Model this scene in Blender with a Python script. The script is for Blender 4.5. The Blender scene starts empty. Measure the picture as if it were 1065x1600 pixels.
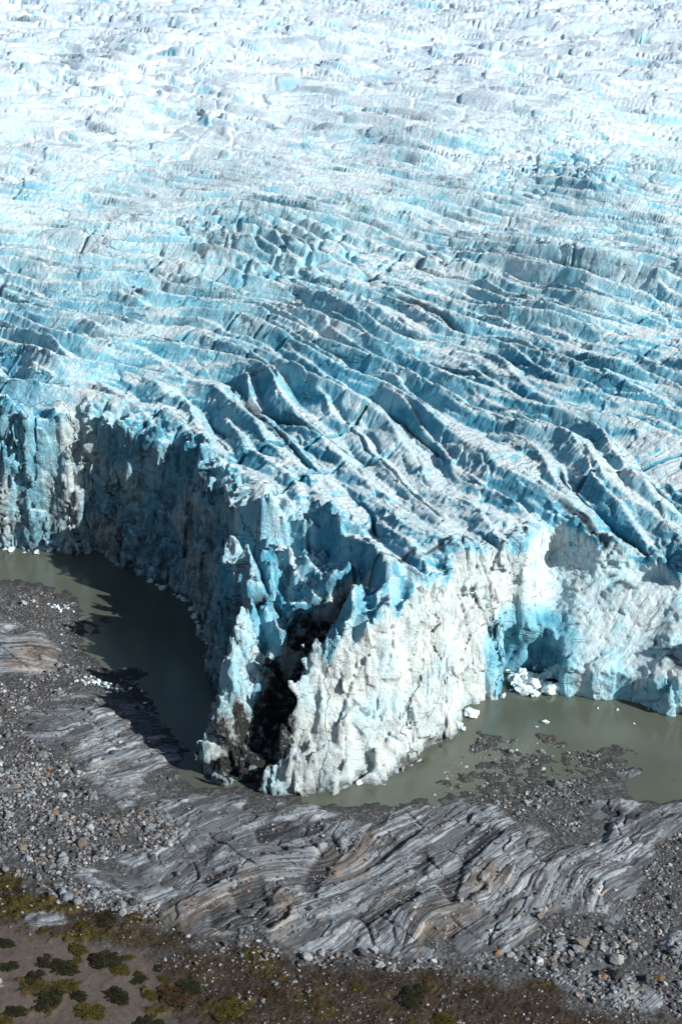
import bpy, math, random, time
import numpy as np
T0 = time.time()
random.seed(7)
RNG = np.random.default_rng(11)
F32 = np.float32
scene = bpy.context.scene
COL = scene.collection

# ------------------------------------------------------------------ camera constants
CAM_Z = 150.0
PITCH = math.radians(23.5)
FPX = 2537.0                       # focal length in photo pixels (1065 x 1600)
CP, SP = math.cos(PITCH), math.sin(PITCH)


def ground(px, py, z=0.0):
    """point of the real ground (height z) seen at a photo pixel"""
    a = (px - 532.5) / FPX
    b = (800.0 - py) / FPX
    dy = CP + b * SP
    dz = -SP + b * CP
    t = (z - CAM_Z) / dz
    return (a * t, dy * t)


def gpoly(pts, z=0.0):
    return np.array([ground(p[0], p[1], z) for p in pts], dtype=np.float64)


# ------------------------------------------------------------------ noise
_PERM = np.random.default_rng(3).permutation(256).astype(np.int32)
_PERM = np.concatenate([_PERM, _PERM, _PERM])
_G2 = np.array([(math.cos(k * math.pi / 16), math.sin(k * math.pi / 16)) for k in range(32)], dtype=F32)
_g3 = np.random.default_rng(5).normal(size=(64, 3))
_G3 = (_g3 / np.linalg.norm(_g3, axis=1)[:, None]).astype(F32)


def perlin2(x, y, seed=0):
    x = np.asarray(x, F32); y = np.asarray(y, F32)
    xf = np.floor(x); yf = np.floor(y)
    xi = xf.astype(np.int32); yi = yf.astype(np.int32)
    fx = x - xf; fy = y - yf
    u = fx * fx * fx * (fx * (fx * 6 - 15) + 10)
    v = fy * fy * fy * (fy * (fy * 6 - 15) + 10)
    s = (seed * 37) & 255

    def g(ix, iy, dx, dy):
        h = _PERM[_PERM[(ix + s) & 255] + (iy & 255)] & 31
        gr = _G2[h]
        return gr[..., 0] * dx + gr[..., 1] * dy
    n00 = g(xi, yi, fx, fy); n10 = g(xi + 1, yi, fx - 1, fy)
    n01 = g(xi, yi + 1, fx, fy - 1); n11 = g(xi + 1, yi + 1, fx - 1, fy - 1)
    a = n00 + u * (n10 - n00); b = n01 + u * (n11 - n01)
    return (a + v * (b - a)) * F32(1.5)


def perlin3(x, y, z, seed=0):
    x = np.asarray(x, F32); y = np.asarray(y, F32); z = np.asarray(z, F32)
    xf = np.floor(x); yf = np.floor(y); zf = np.floor(z)
    xi = xf.astype(np.int32); yi = yf.astype(np.int32); zi = zf.astype(np.int32)
    fx = x - xf; fy = y - yf; fz = z - zf
    u = fx * fx * (3 - 2 * fx); v = fy * fy * (3 - 2 * fy); w = fz * fz * (3 - 2 * fz)
    s = (seed * 53) & 255
    out = None
    for dz in (0, 1):
        rows = []
        for dy in (0, 1):
            c = []
            for dx in (0, 1):
                h = _PERM[_PERM[_PERM[(xi + dx + s) & 255] + ((yi + dy) & 255)] + ((zi + dz) & 255)] & 63
                gr = _G3[h]
                c.append(gr[..., 0] * (fx - dx) + gr[..., 1] * (fy - dy) + gr[..., 2] * (fz - dz))
            rows.append(c[0] + u * (c[1] - c[0]))
        p = rows[0] + v * (rows[1] - rows[0])
        out = p if out is None else out + w * (p - out)
    return out * F32(1.6)


def fbm2(x, y, seed=0, octs=4, gain=0.5):
    a = 1.0; f = 1.0; s = 0
    for o in range(octs):
        s = s + a * perlin2(x * f, y * f, seed + o * 7)
        a *= gain; f *= 2.03
    return s


def _rnd(ix, iy, iz, k):
    h = _PERM[_PERM[_PERM[(ix + k * 31) & 255] + (iy & 255)] + ((iz + k * 17) & 255)]
    h2 = _PERM[h + ((ix * 7 + iy * 3 + k * 5) & 255)]
    return (h.astype(F32) * 256 + h2) / 65536.0


def cells3(x, y, z, seed):
    """fracture blocks: per-cell random offset with a tilted face, and the gap between cells"""
    bx = np.floor(x - .5).astype(np.int32); by = np.floor(y - .5).astype(np.int32); bz = np.floor(z - .5).astype(np.int32)
    d1 = np.full(x.shape, 9., F32); d2 = d1.copy(); off = np.zeros(x.shape, F32)
    for a in (0, 1):
        for b in (0, 1):
            for c in (0, 1):
                ix, iy, iz = bx + a, by + b, bz + c
                r0, r1, r2 = _rnd(ix, iy, iz, seed), _rnd(ix, iy, iz, seed + 1), _rnd(ix, iy, iz, seed + 2)
                ex = x - (ix + .5 + (r0 - .5) * .75); ey = y - (iy + .5 + (r1 - .5) * .75); ez = z - (iz + .5 + (r2 - .5) * .75)
                d = ex * ex + ey * ey + ez * ez
                o = (_rnd(ix, iy, iz, seed + 3) - .5) * 1.6 + (r1 - .5) * 1.6 * ex + (r2 - .5) * 1.6 * ey + (r0 - .5) * 2.0 * ez
                n = d < d1
                d2 = np.where(n, d1, np.minimum(d2, d)); off = np.where(n, o, off); d1 = np.where(n, d, d1)
    return off.astype(F32), (np.sqrt(d2) - np.sqrt(d1)).astype(F32)


def cells2(x, y, seed):
    """joint blocks of a rock face: offset + tilt, gap width and a random tone per block"""
    bx = np.floor(x).astype(np.int32); by = np.floor(y).astype(np.int32); zz = np.zeros_like(bx)
    d1 = np.full(x.shape, 9., F32); d2 = d1.copy(); off = np.zeros(x.shape, F32); tone = off.copy()
    for a in (-1, 0, 1):
        for b in (-1, 0, 1):
            ix, iy = bx + a, by + b
            r0, r1, r2 = _rnd(ix, iy, zz, seed), _rnd(ix, iy, zz, seed + 1), _rnd(ix, iy, zz, seed + 2)
            ex = x - (ix + .5 + (r0 - .5) * .9); ey = y - (iy + .5 + (r1 - .5) * .9)
            d = np.maximum(np.abs(ex), np.abs(ey)) * .6 + np.hypot(ex, ey) * .4
            o = (r2 - .5) + (r0 - .5) * .7 * ex + (r1 - .5) * .9 * ey
            n = d < d1
            d2 = np.where(n, d1, np.minimum(d2, d)); off = np.where(n, o, off); tone = np.where(n, r2, tone); d1 = np.where(n, d, d1)
    return off.astype(F32), (d2 - d1).astype(F32), tone.astype(F32)


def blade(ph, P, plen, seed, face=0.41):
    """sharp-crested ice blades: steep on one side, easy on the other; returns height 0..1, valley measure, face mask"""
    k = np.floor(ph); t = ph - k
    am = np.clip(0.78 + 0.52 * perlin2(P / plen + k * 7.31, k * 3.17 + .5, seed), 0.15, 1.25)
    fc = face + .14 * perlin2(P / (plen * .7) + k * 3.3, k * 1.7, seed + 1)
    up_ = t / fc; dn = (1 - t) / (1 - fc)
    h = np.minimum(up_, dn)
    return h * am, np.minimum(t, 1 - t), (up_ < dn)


def sstep(a, b, x):
    t = np.clip((x - a) / (b - a), 0, 1)
    return t * t * (3 - 2 * t)


def poly_sd(x, y, poly):
    """signed distance to a polygon, positive inside"""
    x = np.asarray(x, F32); y = np.asarray(y, F32)
    d2 = np.full(x.shape, 1e12, F32)
    inside = np.zeros(x.shape, bool)
    n = len(poly)
    for i in range(n):
        ax, ay = poly[i]; bx, by = poly[(i + 1) % n]
        ex, ey = bx - ax, by - ay
        L = ex * ex + ey * ey + 1e-9
        t = np.clip(((x - ax) * ex + (y - ay) * ey) / L, 0, 1)
        dx = x - ax - t * ex; dy = y - ay - t * ey
        d2 = np.minimum(d2, dx * dx + dy * dy)
        c = (ay > y) != (by > y)
        if abs(ey) > 1e-9:
            inside ^= c & (x < ex * (y - ay) / ey + ax)
    d = np.sqrt(d2)
    return np.where(inside, d, -d)


def line_d(x, y, pts):
    d2 = np.full(np.shape(x), 1e12, F32)
    for (ax, ay), (bx, by) in zip(pts[:-1], pts[1:]):
        ex, ey = bx - ax, by - ay
        t = np.clip(((x - ax) * ex + (y - ay) * ey) / (ex * ex + ey * ey + 1e-9), 0, 1)
        d2 = np.minimum(d2, (x - ax - t * ex) ** 2 + (y - ay - t * ey) ** 2)
    return np.sqrt(d2)


# ------------------------------------------------------------------ mesh helper
def mesh_obj(name, V, Q=None, T=None, mat=None, smooth=True, attrs=None, colors=None, parent=None):
    me = bpy.data.meshes.new(name)
    V = np.asarray(V, F32)
    me.vertices.add(len(V))
    me.vertices.foreach_set('co', V.ravel())
    parts = []; tot = []
    if Q is not None and len(Q):
        parts.append(np.asarray(Q, np.int32).ravel()); tot.append(np.full(len(Q), 4, np.int32))
    if T is not None and len(T):
        parts.append(np.asarray(T, np.int32).ravel()); tot.append(np.full(len(T), 3, np.int32))
    li = np.concatenate(parts); lt = np.concatenate(tot)
    ls = np.concatenate([[0], np.cumsum(lt)[:-1]]).astype(np.int32)
    me.loops.add(len(li)); me.loops.foreach_set('vertex_index', li)
    me.polygons.add(len(lt)); me.polygons.foreach_set('loop_start', ls)
    try:
        me.polygons.foreach_set('loop_total', lt)
    except Exception:
        pass
    me.polygons.foreach_set('use_smooth', np.full(len(lt), smooth, bool))
    for k, a in (attrs or {}).items():
        at = me.attributes.new(k, 'FLOAT', 'POINT'); at.data.foreach_set('value', np.asarray(a, F32).ravel())
    for k, a in (colors or {}).items():
        at = me.attributes.new(k, 'FLOAT_VECTOR', 'POINT'); at.data.foreach_set('vector', np.asarray(a, F32).ravel())
    me.update(calc_edges=True)
    if mat is not None:
        me.materials.append(mat)
    o = bpy.data.objects.new(name, me)
    COL.objects.link(o)
    if parent is not None:
        o.parent = parent
    return o


def tag(o, label=None, cat=None, group=None, kind=None):
    if label: o['label'] = label
    if cat: o['category'] = cat
    if group: o['group'] = group
    if kind: o['kind'] = kind
    return o


def vert_normals(V, Q):
    e1 = V[Q[:, 2]] - V[Q[:, 0]]; e2 = V[Q[:, 3]] - V[Q[:, 1]]
    fn = np.cross(e1, e2)
    N = np.zeros_like(V)
    for k in range(4):
        for c in range(3):
            N[:, c] += np.bincount(Q[:, k], fn[:, c], len(V)).astype(F32)
    return N / (np.linalg.norm(N, axis=1)[:, None] + 1e-9)


# ------------------------------------------------------------------ node helper
class NT:
    def __init__(self, name):
        self.m = bpy.data.materials.new(name); self.m.use_nodes = True
        self.t = self.m.node_tree; self.t.nodes.clear()
        self.out = self.t.nodes.new('ShaderNodeOutputMaterial')
        self.bsdf = self.t.nodes.new('ShaderNodeBsdfPrincipled')
        self.t.links.new(self.bsdf.outputs[0], self.out.inputs[0])

    def n(self, typ, **kw):
        nd = self.t.nodes.new(typ)
        for k, v in kw.items(): setattr(nd, k, v)
        return nd

    def set(self, sock, v):
        if isinstance(v, bpy.types.NodeSocket): self.t.links.new(v, sock)
        elif v is not None:
            if isinstance(v, (tuple, list)) and len(v) == 3 and sock.type == 'RGBA': v = (*v, 1)
            sock.default_value = v

    def attr(self, name, out='Fac'):
        return self.n('ShaderNodeAttribute', attribute_name=name).outputs[out]

    def math(self, op, a, b=None, c=None, clamp=False):
        nd = self.n('ShaderNodeMath', operation=op, use_clamp=clamp)
        self.set(nd.inputs[0], a); self.set(nd.inputs[1], b)
        if c is not None: self.set(nd.inputs[2], c)
        return nd.outputs[0]

    def vmath(self, op, a, b):
        nd = self.n('ShaderNodeVectorMath', operation=op)
        self.set(nd.inputs[0], a); self.set(nd.inputs[1], b)
        return nd.outputs[0]

    def noise(self, vec, scale=1.0, detail=3.0, rough=0.55, dist=0.0):
        nd = self.n('ShaderNodeTexNoise')
        self.set(nd.inputs['Vector'], vec); self.set(nd.inputs['Scale'], scale)
        self.set(nd.inputs['Detail'], detail); self.set(nd.inputs['Roughness'], rough)
        self.set(nd.inputs['Distortion'], dist)
        return nd.outputs[0]

    def mix(self, f, a, b):
        nd = self.n('ShaderNodeMix', data_type='RGBA')
        self.set(nd.inputs[0], f); self.set(nd.inputs[6], a); self.set(nd.inputs[7], b)
        return nd.outputs[2]

    def mr(self, v, a, b, c=0.0, d=1.0, smooth=True):
        nd = self.n('ShaderNodeMapRange', interpolation_type='SMOOTHSTEP' if smooth else 'LINEAR')
        self.set(nd.inputs[0], v); self.set(nd.inputs[1], a); self.set(nd.inputs[2], b)
        self.set(nd.inputs[3], c); self.set(nd.inputs[4], d)
        return nd.outputs[0]

    def ramp(self, f, stops):
        nd = self.n('ShaderNodeValToRGB'); self.set(nd.inputs[0], f)
        el = nd.color_ramp.elements
        while len(el) < len(stops): el.new(0.5)
        for e, (p, c) in zip(el, stops): e.position = p; e.color = (*c, 1)
        return nd.outputs[0]

    def pos(self):
        return self.n('ShaderNodeNewGeometry').outputs['Position']

    def bump(self, h, strength, dist):
        nd = self.n('ShaderNodeBump'); self.set(nd.inputs['Height'], h)
        nd.inputs['Strength'].default_value = strength; nd.inputs['Distance'].default_value = dist
        self.t.links.new(nd.outputs[0], self.bsdf.inputs['Normal'])

    def finish(self, col, rough=0.8, spec=0.3):
        self.set(self.bsdf.inputs['Base Color'], col); self.set(self.bsdf.inputs['Roughness'], rough)
        self.bsdf.inputs['Specular IOR Level'].default_value = spec
        return self.m


def lines(n, noise_out, width):
    """1 on thin contour lines of a noise"""
    d = n.math('ABSOLUTE', n.math('SUBTRACT', noise_out, 0.5))
    return n.mr(d, 0.0, width, 1.0, 0.0)


# ------------------------------------------------------------------ materials
def ice_material():
    n = NT('glacier_ice')
    p = n.pos()
    fl = n.attr('flow', 'Vector')            # (across ridges, along ridges, height)
    near = n.attr('near')
    blue = n.attr('blue'); dirt_shade = n.attr('dirt_shade'); wall = n.attr('wall')
    crust = n.ramp(n.math('ADD', n.math('MULTIPLY', n.noise(p, 0.22, 5, 0.62), 0.6), n.math('MULTIPLY', n.noise(n.vmath('MULTIPLY', fl, (1.4, 0.5, 0.8)), 1.0, 6, 0.72), 0.4)), [(0.34, (0.50, 0.75, 0.87)), (0.46, (0.68, 0.87, 0.95)), (0.58, (0.81, 0.92, 0.955))])
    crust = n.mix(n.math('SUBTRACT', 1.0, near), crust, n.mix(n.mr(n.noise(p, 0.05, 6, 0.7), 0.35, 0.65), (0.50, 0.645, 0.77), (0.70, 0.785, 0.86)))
    wallc = n.ramp(n.noise(n.vmath('MULTIPLY', p, (0.35, 0.35, 0.07)), 1.0, 5, 0.6),
                   [(0.30, (0.50, 0.64, 0.65)), (0.5, (0.68, 0.745, 0.73)), (0.7, (0.80, 0.825, 0.80))])
    col = n.mix(n.math('MULTIPLY', wall, 0.85), crust, wallc)
    bn = n.noise(p, 0.12, 4, 0.6)
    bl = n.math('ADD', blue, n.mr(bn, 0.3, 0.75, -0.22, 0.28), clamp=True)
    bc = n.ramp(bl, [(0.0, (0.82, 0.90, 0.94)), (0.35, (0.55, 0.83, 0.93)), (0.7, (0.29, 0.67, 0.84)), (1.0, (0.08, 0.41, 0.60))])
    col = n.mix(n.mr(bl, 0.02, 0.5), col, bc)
    # rain-washed dirt runs on the steep faces
    st = n.noise(n.vmath('MULTIPLY', p, (1.5, 1.5, 0.10)), 1.0, 4, 0.65)
    steep = n.attr('steep')
    sm = n.noise(p, 0.09, 3, 0.5)
    runs = n.math('MULTIPLY', n.math('MULTIPLY', n.mr(st, 0.52, 0.66), n.mr(sm, 0.40, 0.58)), n.mr(steep, 0.25, 0.6))
    col = n.mix(n.math('MULTIPLY', runs, 0.78), col, (0.10, 0.13, 0.15))
    # fluting texture down the slopes
    fn_ = n.noise(n.vmath('MULTIPLY', fl, (0.10, 1.15, 0.12)), 1.0, 4, 0.7)
    col = n.mix(n.math('MULTIPLY', n.mr(fn_, 0.50, 0.70), n.math('MULTIPLY', near, 0.36)), col, (0.27, 0.40, 0.48))
    f2 = n.noise(n.vmath('MULTIPLY', fl, (0.06, 1.9, 0.10)), 1.0, 4, 0.7)
    fm = n.math('MULTIPLY', n.math('MULTIPLY', n.mr(f2, 0.55, 0.63), n.mr(n.noise(n.vmath('MULTIPLY', fl, (0.09, 0.07, 0.05)), 1.0, 4, 0.6), 0.46, 0.62)), n.mr(steep, 0.08, 0.3))
    col = n.mix(n.math('MULTIPLY', n.math('MULTIPLY', fm, 0.72), near), col, (0.07, 0.12, 0.15))
    # thin black dirt bands and hairline cracks
    wv = n.vmath('ADD', fl, n.vmath('MULTIPLY', n.n('ShaderNodeTexNoise').outputs[1], (0, 0, 0)))
    sx_ = n.n('ShaderNodeSeparateXYZ'); n.set(sx_.inputs[0], fl)
    ph1 = n.math('ADD', n.math('MULTIPLY', sx_.outputs[0], 0.115), n.math('MULTIPLY', n.noise(p, 0.07, 5, 0.6), 2.2))
    l1 = n.mr(n.math('PINGPONG', ph1, 0.5), 0.0, 0.030, 1.0, 0.0)
    m1 = n.mr(n.noise(n.vmath('MULTIPLY', fl, (0.10, 0.025, 0.02)), 1.0, 4, 0.6), 0.47, 0.60)
    l3 = lines(n, n.noise(n.vmath('MULTIPLY', p, (0.03, 0.03, 0.20)), 1.0, 4, 0.55, 0.1), 0.008)
    m3 = n.mr(n.noise(n.vmath('ADD', p, (3, 77, 3)), 0.06, 2, 0.5), 0.50, 0.62)
    ln = n.math('MAXIMUM', n.math('MULTIPLY', l1, m1), n.math('MULTIPLY', n.math('MULTIPLY', l3, m3), 0.9))
    vo = n.n('ShaderNodeTexVoronoi', feature='DISTANCE_TO_EDGE'); n.set(vo.inputs['Vector'], n.vmath('ADD', n.vmath('MULTIPLY', fl, (0.26, 0.10, 0.05)), n.vmath('MULTIPLY', n.noise(p, 0.35, 3, 0.6), (0.22, 0.22, 0.22)))); n.set(vo.inputs['Scale'], 1.0)
    v1 = n.math('MULTIPLY', n.mr(vo.outputs['Distance'], 0.0, 0.022, 1.0, 0.0), n.mr(n.noise(n.vmath('ADD', p, (13, 7, 3)), 0.09, 4, 0.65), 0.50, 0.64, 0, .8))
    ln = n.math('MAXIMUM', ln, n.math('MULTIPLY', v1, n.math('SUBTRACT', 1.0, wall)))
    ln = n.math('MULTIPLY', ln, near)
    crk = n.attr('crack')
    ln = n.math('MAXIMUM', n.math('MULTIPLY', ln, 0.85), n.math('MULTIPLY', crk, 0.9))
    col = n.mix(ln, col, (0.035, 0.05, 0.065))
    # grey silt on the surface, also painted on to deepen the cove wall's shade
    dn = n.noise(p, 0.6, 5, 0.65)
    dm = n.math('MULTIPLY', dirt_shade, n.mr(dn, 0.36, 0.60, 0.35, 1.15), clamp=True)
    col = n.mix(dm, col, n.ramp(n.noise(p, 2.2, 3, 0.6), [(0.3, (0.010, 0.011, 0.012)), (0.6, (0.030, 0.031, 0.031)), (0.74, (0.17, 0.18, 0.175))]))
    hb = n.math('ADD', n.math('MULTIPLY', n.noise(p, 0.9, 7, 0.74), 1.0), n.math('MULTIPLY', fn_, 0.6))
    hb = n.math('SUBTRACT', hb, n.math('MULTIPLY', ln, 0.35))
    hb = n.math('MULTIPLY', hb, n.math('ADD', n.math('MULTIPLY', near, 0.7), 0.3))
    n.bump(hb, 1.0, 1.1)
    return n.finish(col, 0.55, 0.35)


def clean_ice_material():
    n = NT('broken_ice')
    p = n.n('ShaderNodeTexCoord').outputs['Object']
    q = n.vmath('ADD', p, n.n('ShaderNodeObjectInfo').outputs['Location'])
    c = n.ramp(n.noise(q, 0.9, 4, 0.6), [(0.3, (0.34, 0.60, 0.67)), (0.48, (0.60, 0.73, 0.76)), (0.7, (0.77, 0.83, 0.84))])
    c = n.mix(n.mr(n.noise(q, 2.3, 3, 0.6), 0.58, 0.72, 0, 0.5), c, (0.30, 0.33, 0.33))
    n.bump(n.noise(q, 2.5, 5, 0.65), 0.6, 0.25)
    return n.finish(c, 0.5, 0.4)


def water_material():
    n = NT('silty_water')
    p = n.pos()
    c = n.ramp(n.noise(n.vmath('MULTIPLY', p, (1, 1.4, 1)), 0.035, 4, 0.55), [(0.3, (0.070, 0.084, 0.064)), (0.7, (0.104, 0.116, 0.090))])
    h = n.math('ADD', n.noise(n.vmath('MULTIPLY', p, (1.0, 2.2, 1)), 1.6, 4, 0.6), n.math('MULTIPLY', n.noise(p, 0.25, 2, 0.5), 1.5))
    n.bump(h, 0.25, 0.06)
    return n.finish(c, 0.16, 0.5)


def ground_material():
    n = NT('shore_ground')
    p = n.pos()
    fol = n.attr('fol', 'Vector')
    rock = n.attr('rock'); dark = n.attr('dark'); veg = n.attr('veg'); heath = n.attr('heath')
    tone = n.attr('tone'); sand = n.attr('sand'); wet = n.attr('wet'); rut = n.attr('rut'); ochre = n.attr('ochre')
    # gravel and silt
    g1 = n.noise(p, 1.7, 5, 0.75)
    vor = n.n('ShaderNodeTexVoronoi'); n.set(vor.inputs['Vector'], p); n.set(vor.inputs['Scale'], 3.2)
    gc = n.ramp(vor.outputs['Color'], [(0.15, (0.034, 0.036, 0.039)), (0.5, (0.083, 0.086, 0.091)), (0.75, (0.135, 0.137, 0.138)), (0.95, (0.24, 0.24, 0.235))])
    gravel = n.mix(n.mr(g1, 0.35, 0.62), (0.044, 0.046, 0.049), gc)
    # banded gneiss
    s1 = n.noise(n.vmath('MULTIPLY', fol, (2.0, 0.055, 1)), 1.0, 5, 0.62, 0.25)
    s2 = n.noise(n.vmath('MULTIPLY', fol, (6.5, 0.16, 1)), 1.0, 3, 0.6, 0.2)
    s3 = n.noise(n.vmath('MULTIPLY', fol, (0.55, 0.05, 1)), 1.0, 3, 0.5, 0.3)
    rc = n.ramp(s1, [(0.28, (0.014, 0.017, 0.022)), (0.38, (0.070, 0.082, 0.097)), (0.46, (0.20, 0.232, 0.262)), (0.60, (0.32, 0.362, 0.395)), (0.76, (0.45, 0.48, 0.49))])
    rc = n.mix(n.mr(s2, 0.56, 0.64, 0, 0.7), rc, (0.07, 0.07, 0.075))
    rc = n.mix(n.mr(s2, 0.30, 0.40, 0.3, 0), rc, (0.45, 0.44, 0.42))
    rc = n.mix(n.mr(tone, 0.15, 0.5, 0.75, 0.0), rc, (0.085, 0.092, 0.10))
    rc = n.mix(n.mr(s3, 0.62, 0.72, 0, 0.45), rc, (0.23, 0.18, 0.125))
    rc = n.mix(n.mr(n.noise(n.vmath('MULTIPLY', fol, (0.42, 0.12, 1)), 1.0, 6, 0.66), 0.49, 0.57, 0, 0.82), rc, (0.060, 0.063, 0.067))
    rc = n.mix(n.math('MULTIPLY', ochre, n.mr(s1, 0.35, 0.55)), rc, n.mix(s2, (0.16, 0.10, 0.06), (0.42, 0.31, 0.20)))
    rc = n.mix(n.math('MULTIPLY', dark, n.mr(s1, 0.35, 0.62, 1.0, 0.55)), rc, n.mix(n.mr(s2, 0.4, 0.7), (0.010, 0.011, 0.014), (0.035, 0.036, 0.040)))
    cr = lines(n, n.noise(n.vmath('MULTIPLY', fol, (0.20, 0.30, 1)), 1.0, 4, 0.55, 0.5), 0.010)
    rc = n.mix(n.math('MULTIPLY', cr, n.mr(n.noise(p, 0.08, 2, 0.5), 0.42, 0.58)), rc, (0.02, 0.02, 0.022))
    vein = lines(n, n.noise(n.vmath('ADD', n.vmath('MULTIPLY', fol, (0.5, 0.045, 1)), (9, 3, 0)), 1.0, 2, 0.5, 0.5), 0.006)
    rc = n.mix(n.math('MULTIPLY', vein, n.mr(n.noise(p, 0.07, 2, 0.5), 0.45, 0.6)), rc, (0.52, 0.45, 0.36))
    spots = n.mr(n.noise(n.vmath('ADD', p, (5, 5, 5)), 1.3, 5, 0.7), 0.60, 0.66)
    rc = n.mix(n.math('MULTIPLY', spots, 0.7), rc, (0.05, 0.05, 0.052))
    col = n.mix(rock, gravel, rc)
    # sand, heath, mossy growth
    sc_ = n.ramp(n.noise(p, 0.8, 5, 0.7), [(0.3, (0.066, 0.054, 0.046)), (0.7, (0.116, 0.096, 0.083))])
    sc_ = n.mix(n.math('MULTIPLY', rut, 0.55), sc_, (0.085, 0.070, 0.062))
    sc_ = n.mix(n.mr(n.noise(p, 5.0, 3, 0.6), 0.62, 0.7, 0, 0.5), sc_, (0.06, 0.05, 0.045))
    col = n.mix(sand, col, sc_)
    hc = n.ramp(n.noise(p, 0.55, 5, 0.7), [(0.3, (0.012, 0.008, 0.006)), (0.5, (0.032, 0.023, 0.016)), (0.68, (0.058, 0.043, 0.031))])
    hc = n.mix(n.mr(n.noise(n.vmath('ADD', p, (44, 2, 0)), 0.22, 4, 0.6), 0.58, 0.70, 0, 0.6), hc, (0.060, 0.046, 0.012))
    hc = n.mix(n.mr(n.noise(p, 4.2, 2, 0.5), 0.62, 0.70, 0, 0.7), hc, (0.11, 0.098, 0.083))
    col = n.mix(heath, col, hc)
    vc = n.ramp(n.noise(p, 0.5, 5, 0.7), [(0.28, (0.015, 0.016, 0.008)), (0.45, (0.036, 0.031, 0.008)), (0.6, (0.075, 0.054, 0.012)), (0.75, (0.055, 0.032, 0.014))])
    col = n.mix(veg, col, vc)
    col = n.mix(n.math('MULTIPLY', wet, 0.62), col, (0.028, 0.029, 0.028))
    hgt = n.math('ADD', n.math('MULTIPLY', n.noise(p, 2.6, 6, 0.7), 0.5), n.math('MULTIPLY', n.math('MULTIPLY', s2, rock), 0.8))
    n.bump(hgt, 0.8, 0.35)
    return n.finish(col, 0.85, 0.25)


def stone_material(name, per_vertex):
    n = NT(name)
    p = n.pos()
    c = n.attr('tint', 'Vector') if per_vertex else n.n('ShaderNodeObjectInfo').outputs['Color']
    k = n.ramp(n.noise(p, 3.0, 4, 0.65), [(0.3, (0.55, 0.55, 0.55)), (0.7, (1.25, 1.25, 1.25))])
    nd = n.n('ShaderNodeMix', data_type='RGBA', blend_type='MULTIPLY')
    nd.inputs[0].default_value = 1; n.set(nd.inputs[6], c); n.set(nd.inputs[7], k)
    n.bump(n.noise(p, 5, 4, 0.6), 0.6, 0.1)
    return n.finish(nd.outputs[2], 0.85, 0.25)


def leaf_material(name, a, b, c):
    n = NT(name)
    q = n.n('ShaderNodeTexCoord').outputs['Object']
    col = n.ramp(n.noise(q, 2.2, 4, 0.7), [(0.3, a), (0.55, b), (0.75, c)])
    return n.finish(col, 0.7, 0.2)


def flat_material(name, col, rough=0.7, scale=3.0, var=0.25):
    n = NT(name)
    q = n.n('ShaderNodeTexCoord').outputs['Object']
    lo = tuple(x * (1 - var) for x in col); hi = tuple(min(1, x * (1 + var)) for x in col)
    return n.finish(n.ramp(n.noise(q, scale, 4, 0.6), [(0.3, lo), (0.7, hi)]), rough, 0.3)


M_ICE = ice_material(); M_BERG = clean_ice_material(); M_WATER = water_material()
M_GROUND = ground_material(); M_STONE = stone_material('boulder_stone', False); M_PEB = stone_material('gravel_stone', True)

# ------------------------------------------------------------------ glacier shape
TERM_PX = [(-420, 835), (-150, 842), (0, 850), (45, 860), (95, 858), (150, 862), (200, 880), (245, 896), (290, 915), (318, 955), (335, 1000),
           (342, 1060), (352, 1112), (338, 1160), (334, 1202), (352, 1224), (395, 1222), (440, 1236), (490, 1230), (545, 1228), (590, 1212), (640, 1190),
           (690, 1158), (712, 1118), (745, 1092), (778, 1062), (800, 1055), (850, 1068), (885, 1080), (960, 1088), (1065, 1112), (1250, 1160), (1600, 1220)]
TERM = np.concatenate([gpoly(TERM_PX), np.array([(800.0, 300.0), (800.0, 2600.0), (-800.0, 2600.0), (-800.0, 330.0)])])
_yk = np.array([150, 235, 262, 285, 320, 360, 400, 500, 700, 1000, 1600, 2600.])
_gk = np.array([.18, .24, .34, .48, .72, .92, 1.2, 1.7, 2.2, 2.5, 2.8, 3.])
_yy = np.linspace(150, 2600, 4000); _G = np.concatenate([[0], np.cumsum(np.interp(_yy, _yk, _gk))[:-1] * (_yy[1] - _yy[0])])
_xk = np.array([-900, -110, -55, -10, 35, 60, 110, 900.]); _sk = np.array([.6, .6, .68, 1., 1., .95, .75, .6])
_xx = np.linspace(-900, 900, 3000); _X = np.concatenate([[0], np.cumsum(np.interp(_xx, _xk, _sk))[:-1] * (_xx[1] - _xx[0])])


def ridged(n):
    return 1 - np.clip(np.abs(n) / 0.62, 0, 1)


SLOT = [ground(378, 1228), (-9.0, 243.0), (-3.5, 252.0), (2.0, 259.0)]
BLK1 = ground(470, 400, 38); BLK2 = ground(885, 255, 44); BLK3 = ground(330, 360, 38)


BENCH = np.array([(-45, 304), (-24, 291), (-14, 284), (-4, 280), (6, 275), (13, 266), (18, 254), (15, 238), (0, 222), (-60, 222)], float)


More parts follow.
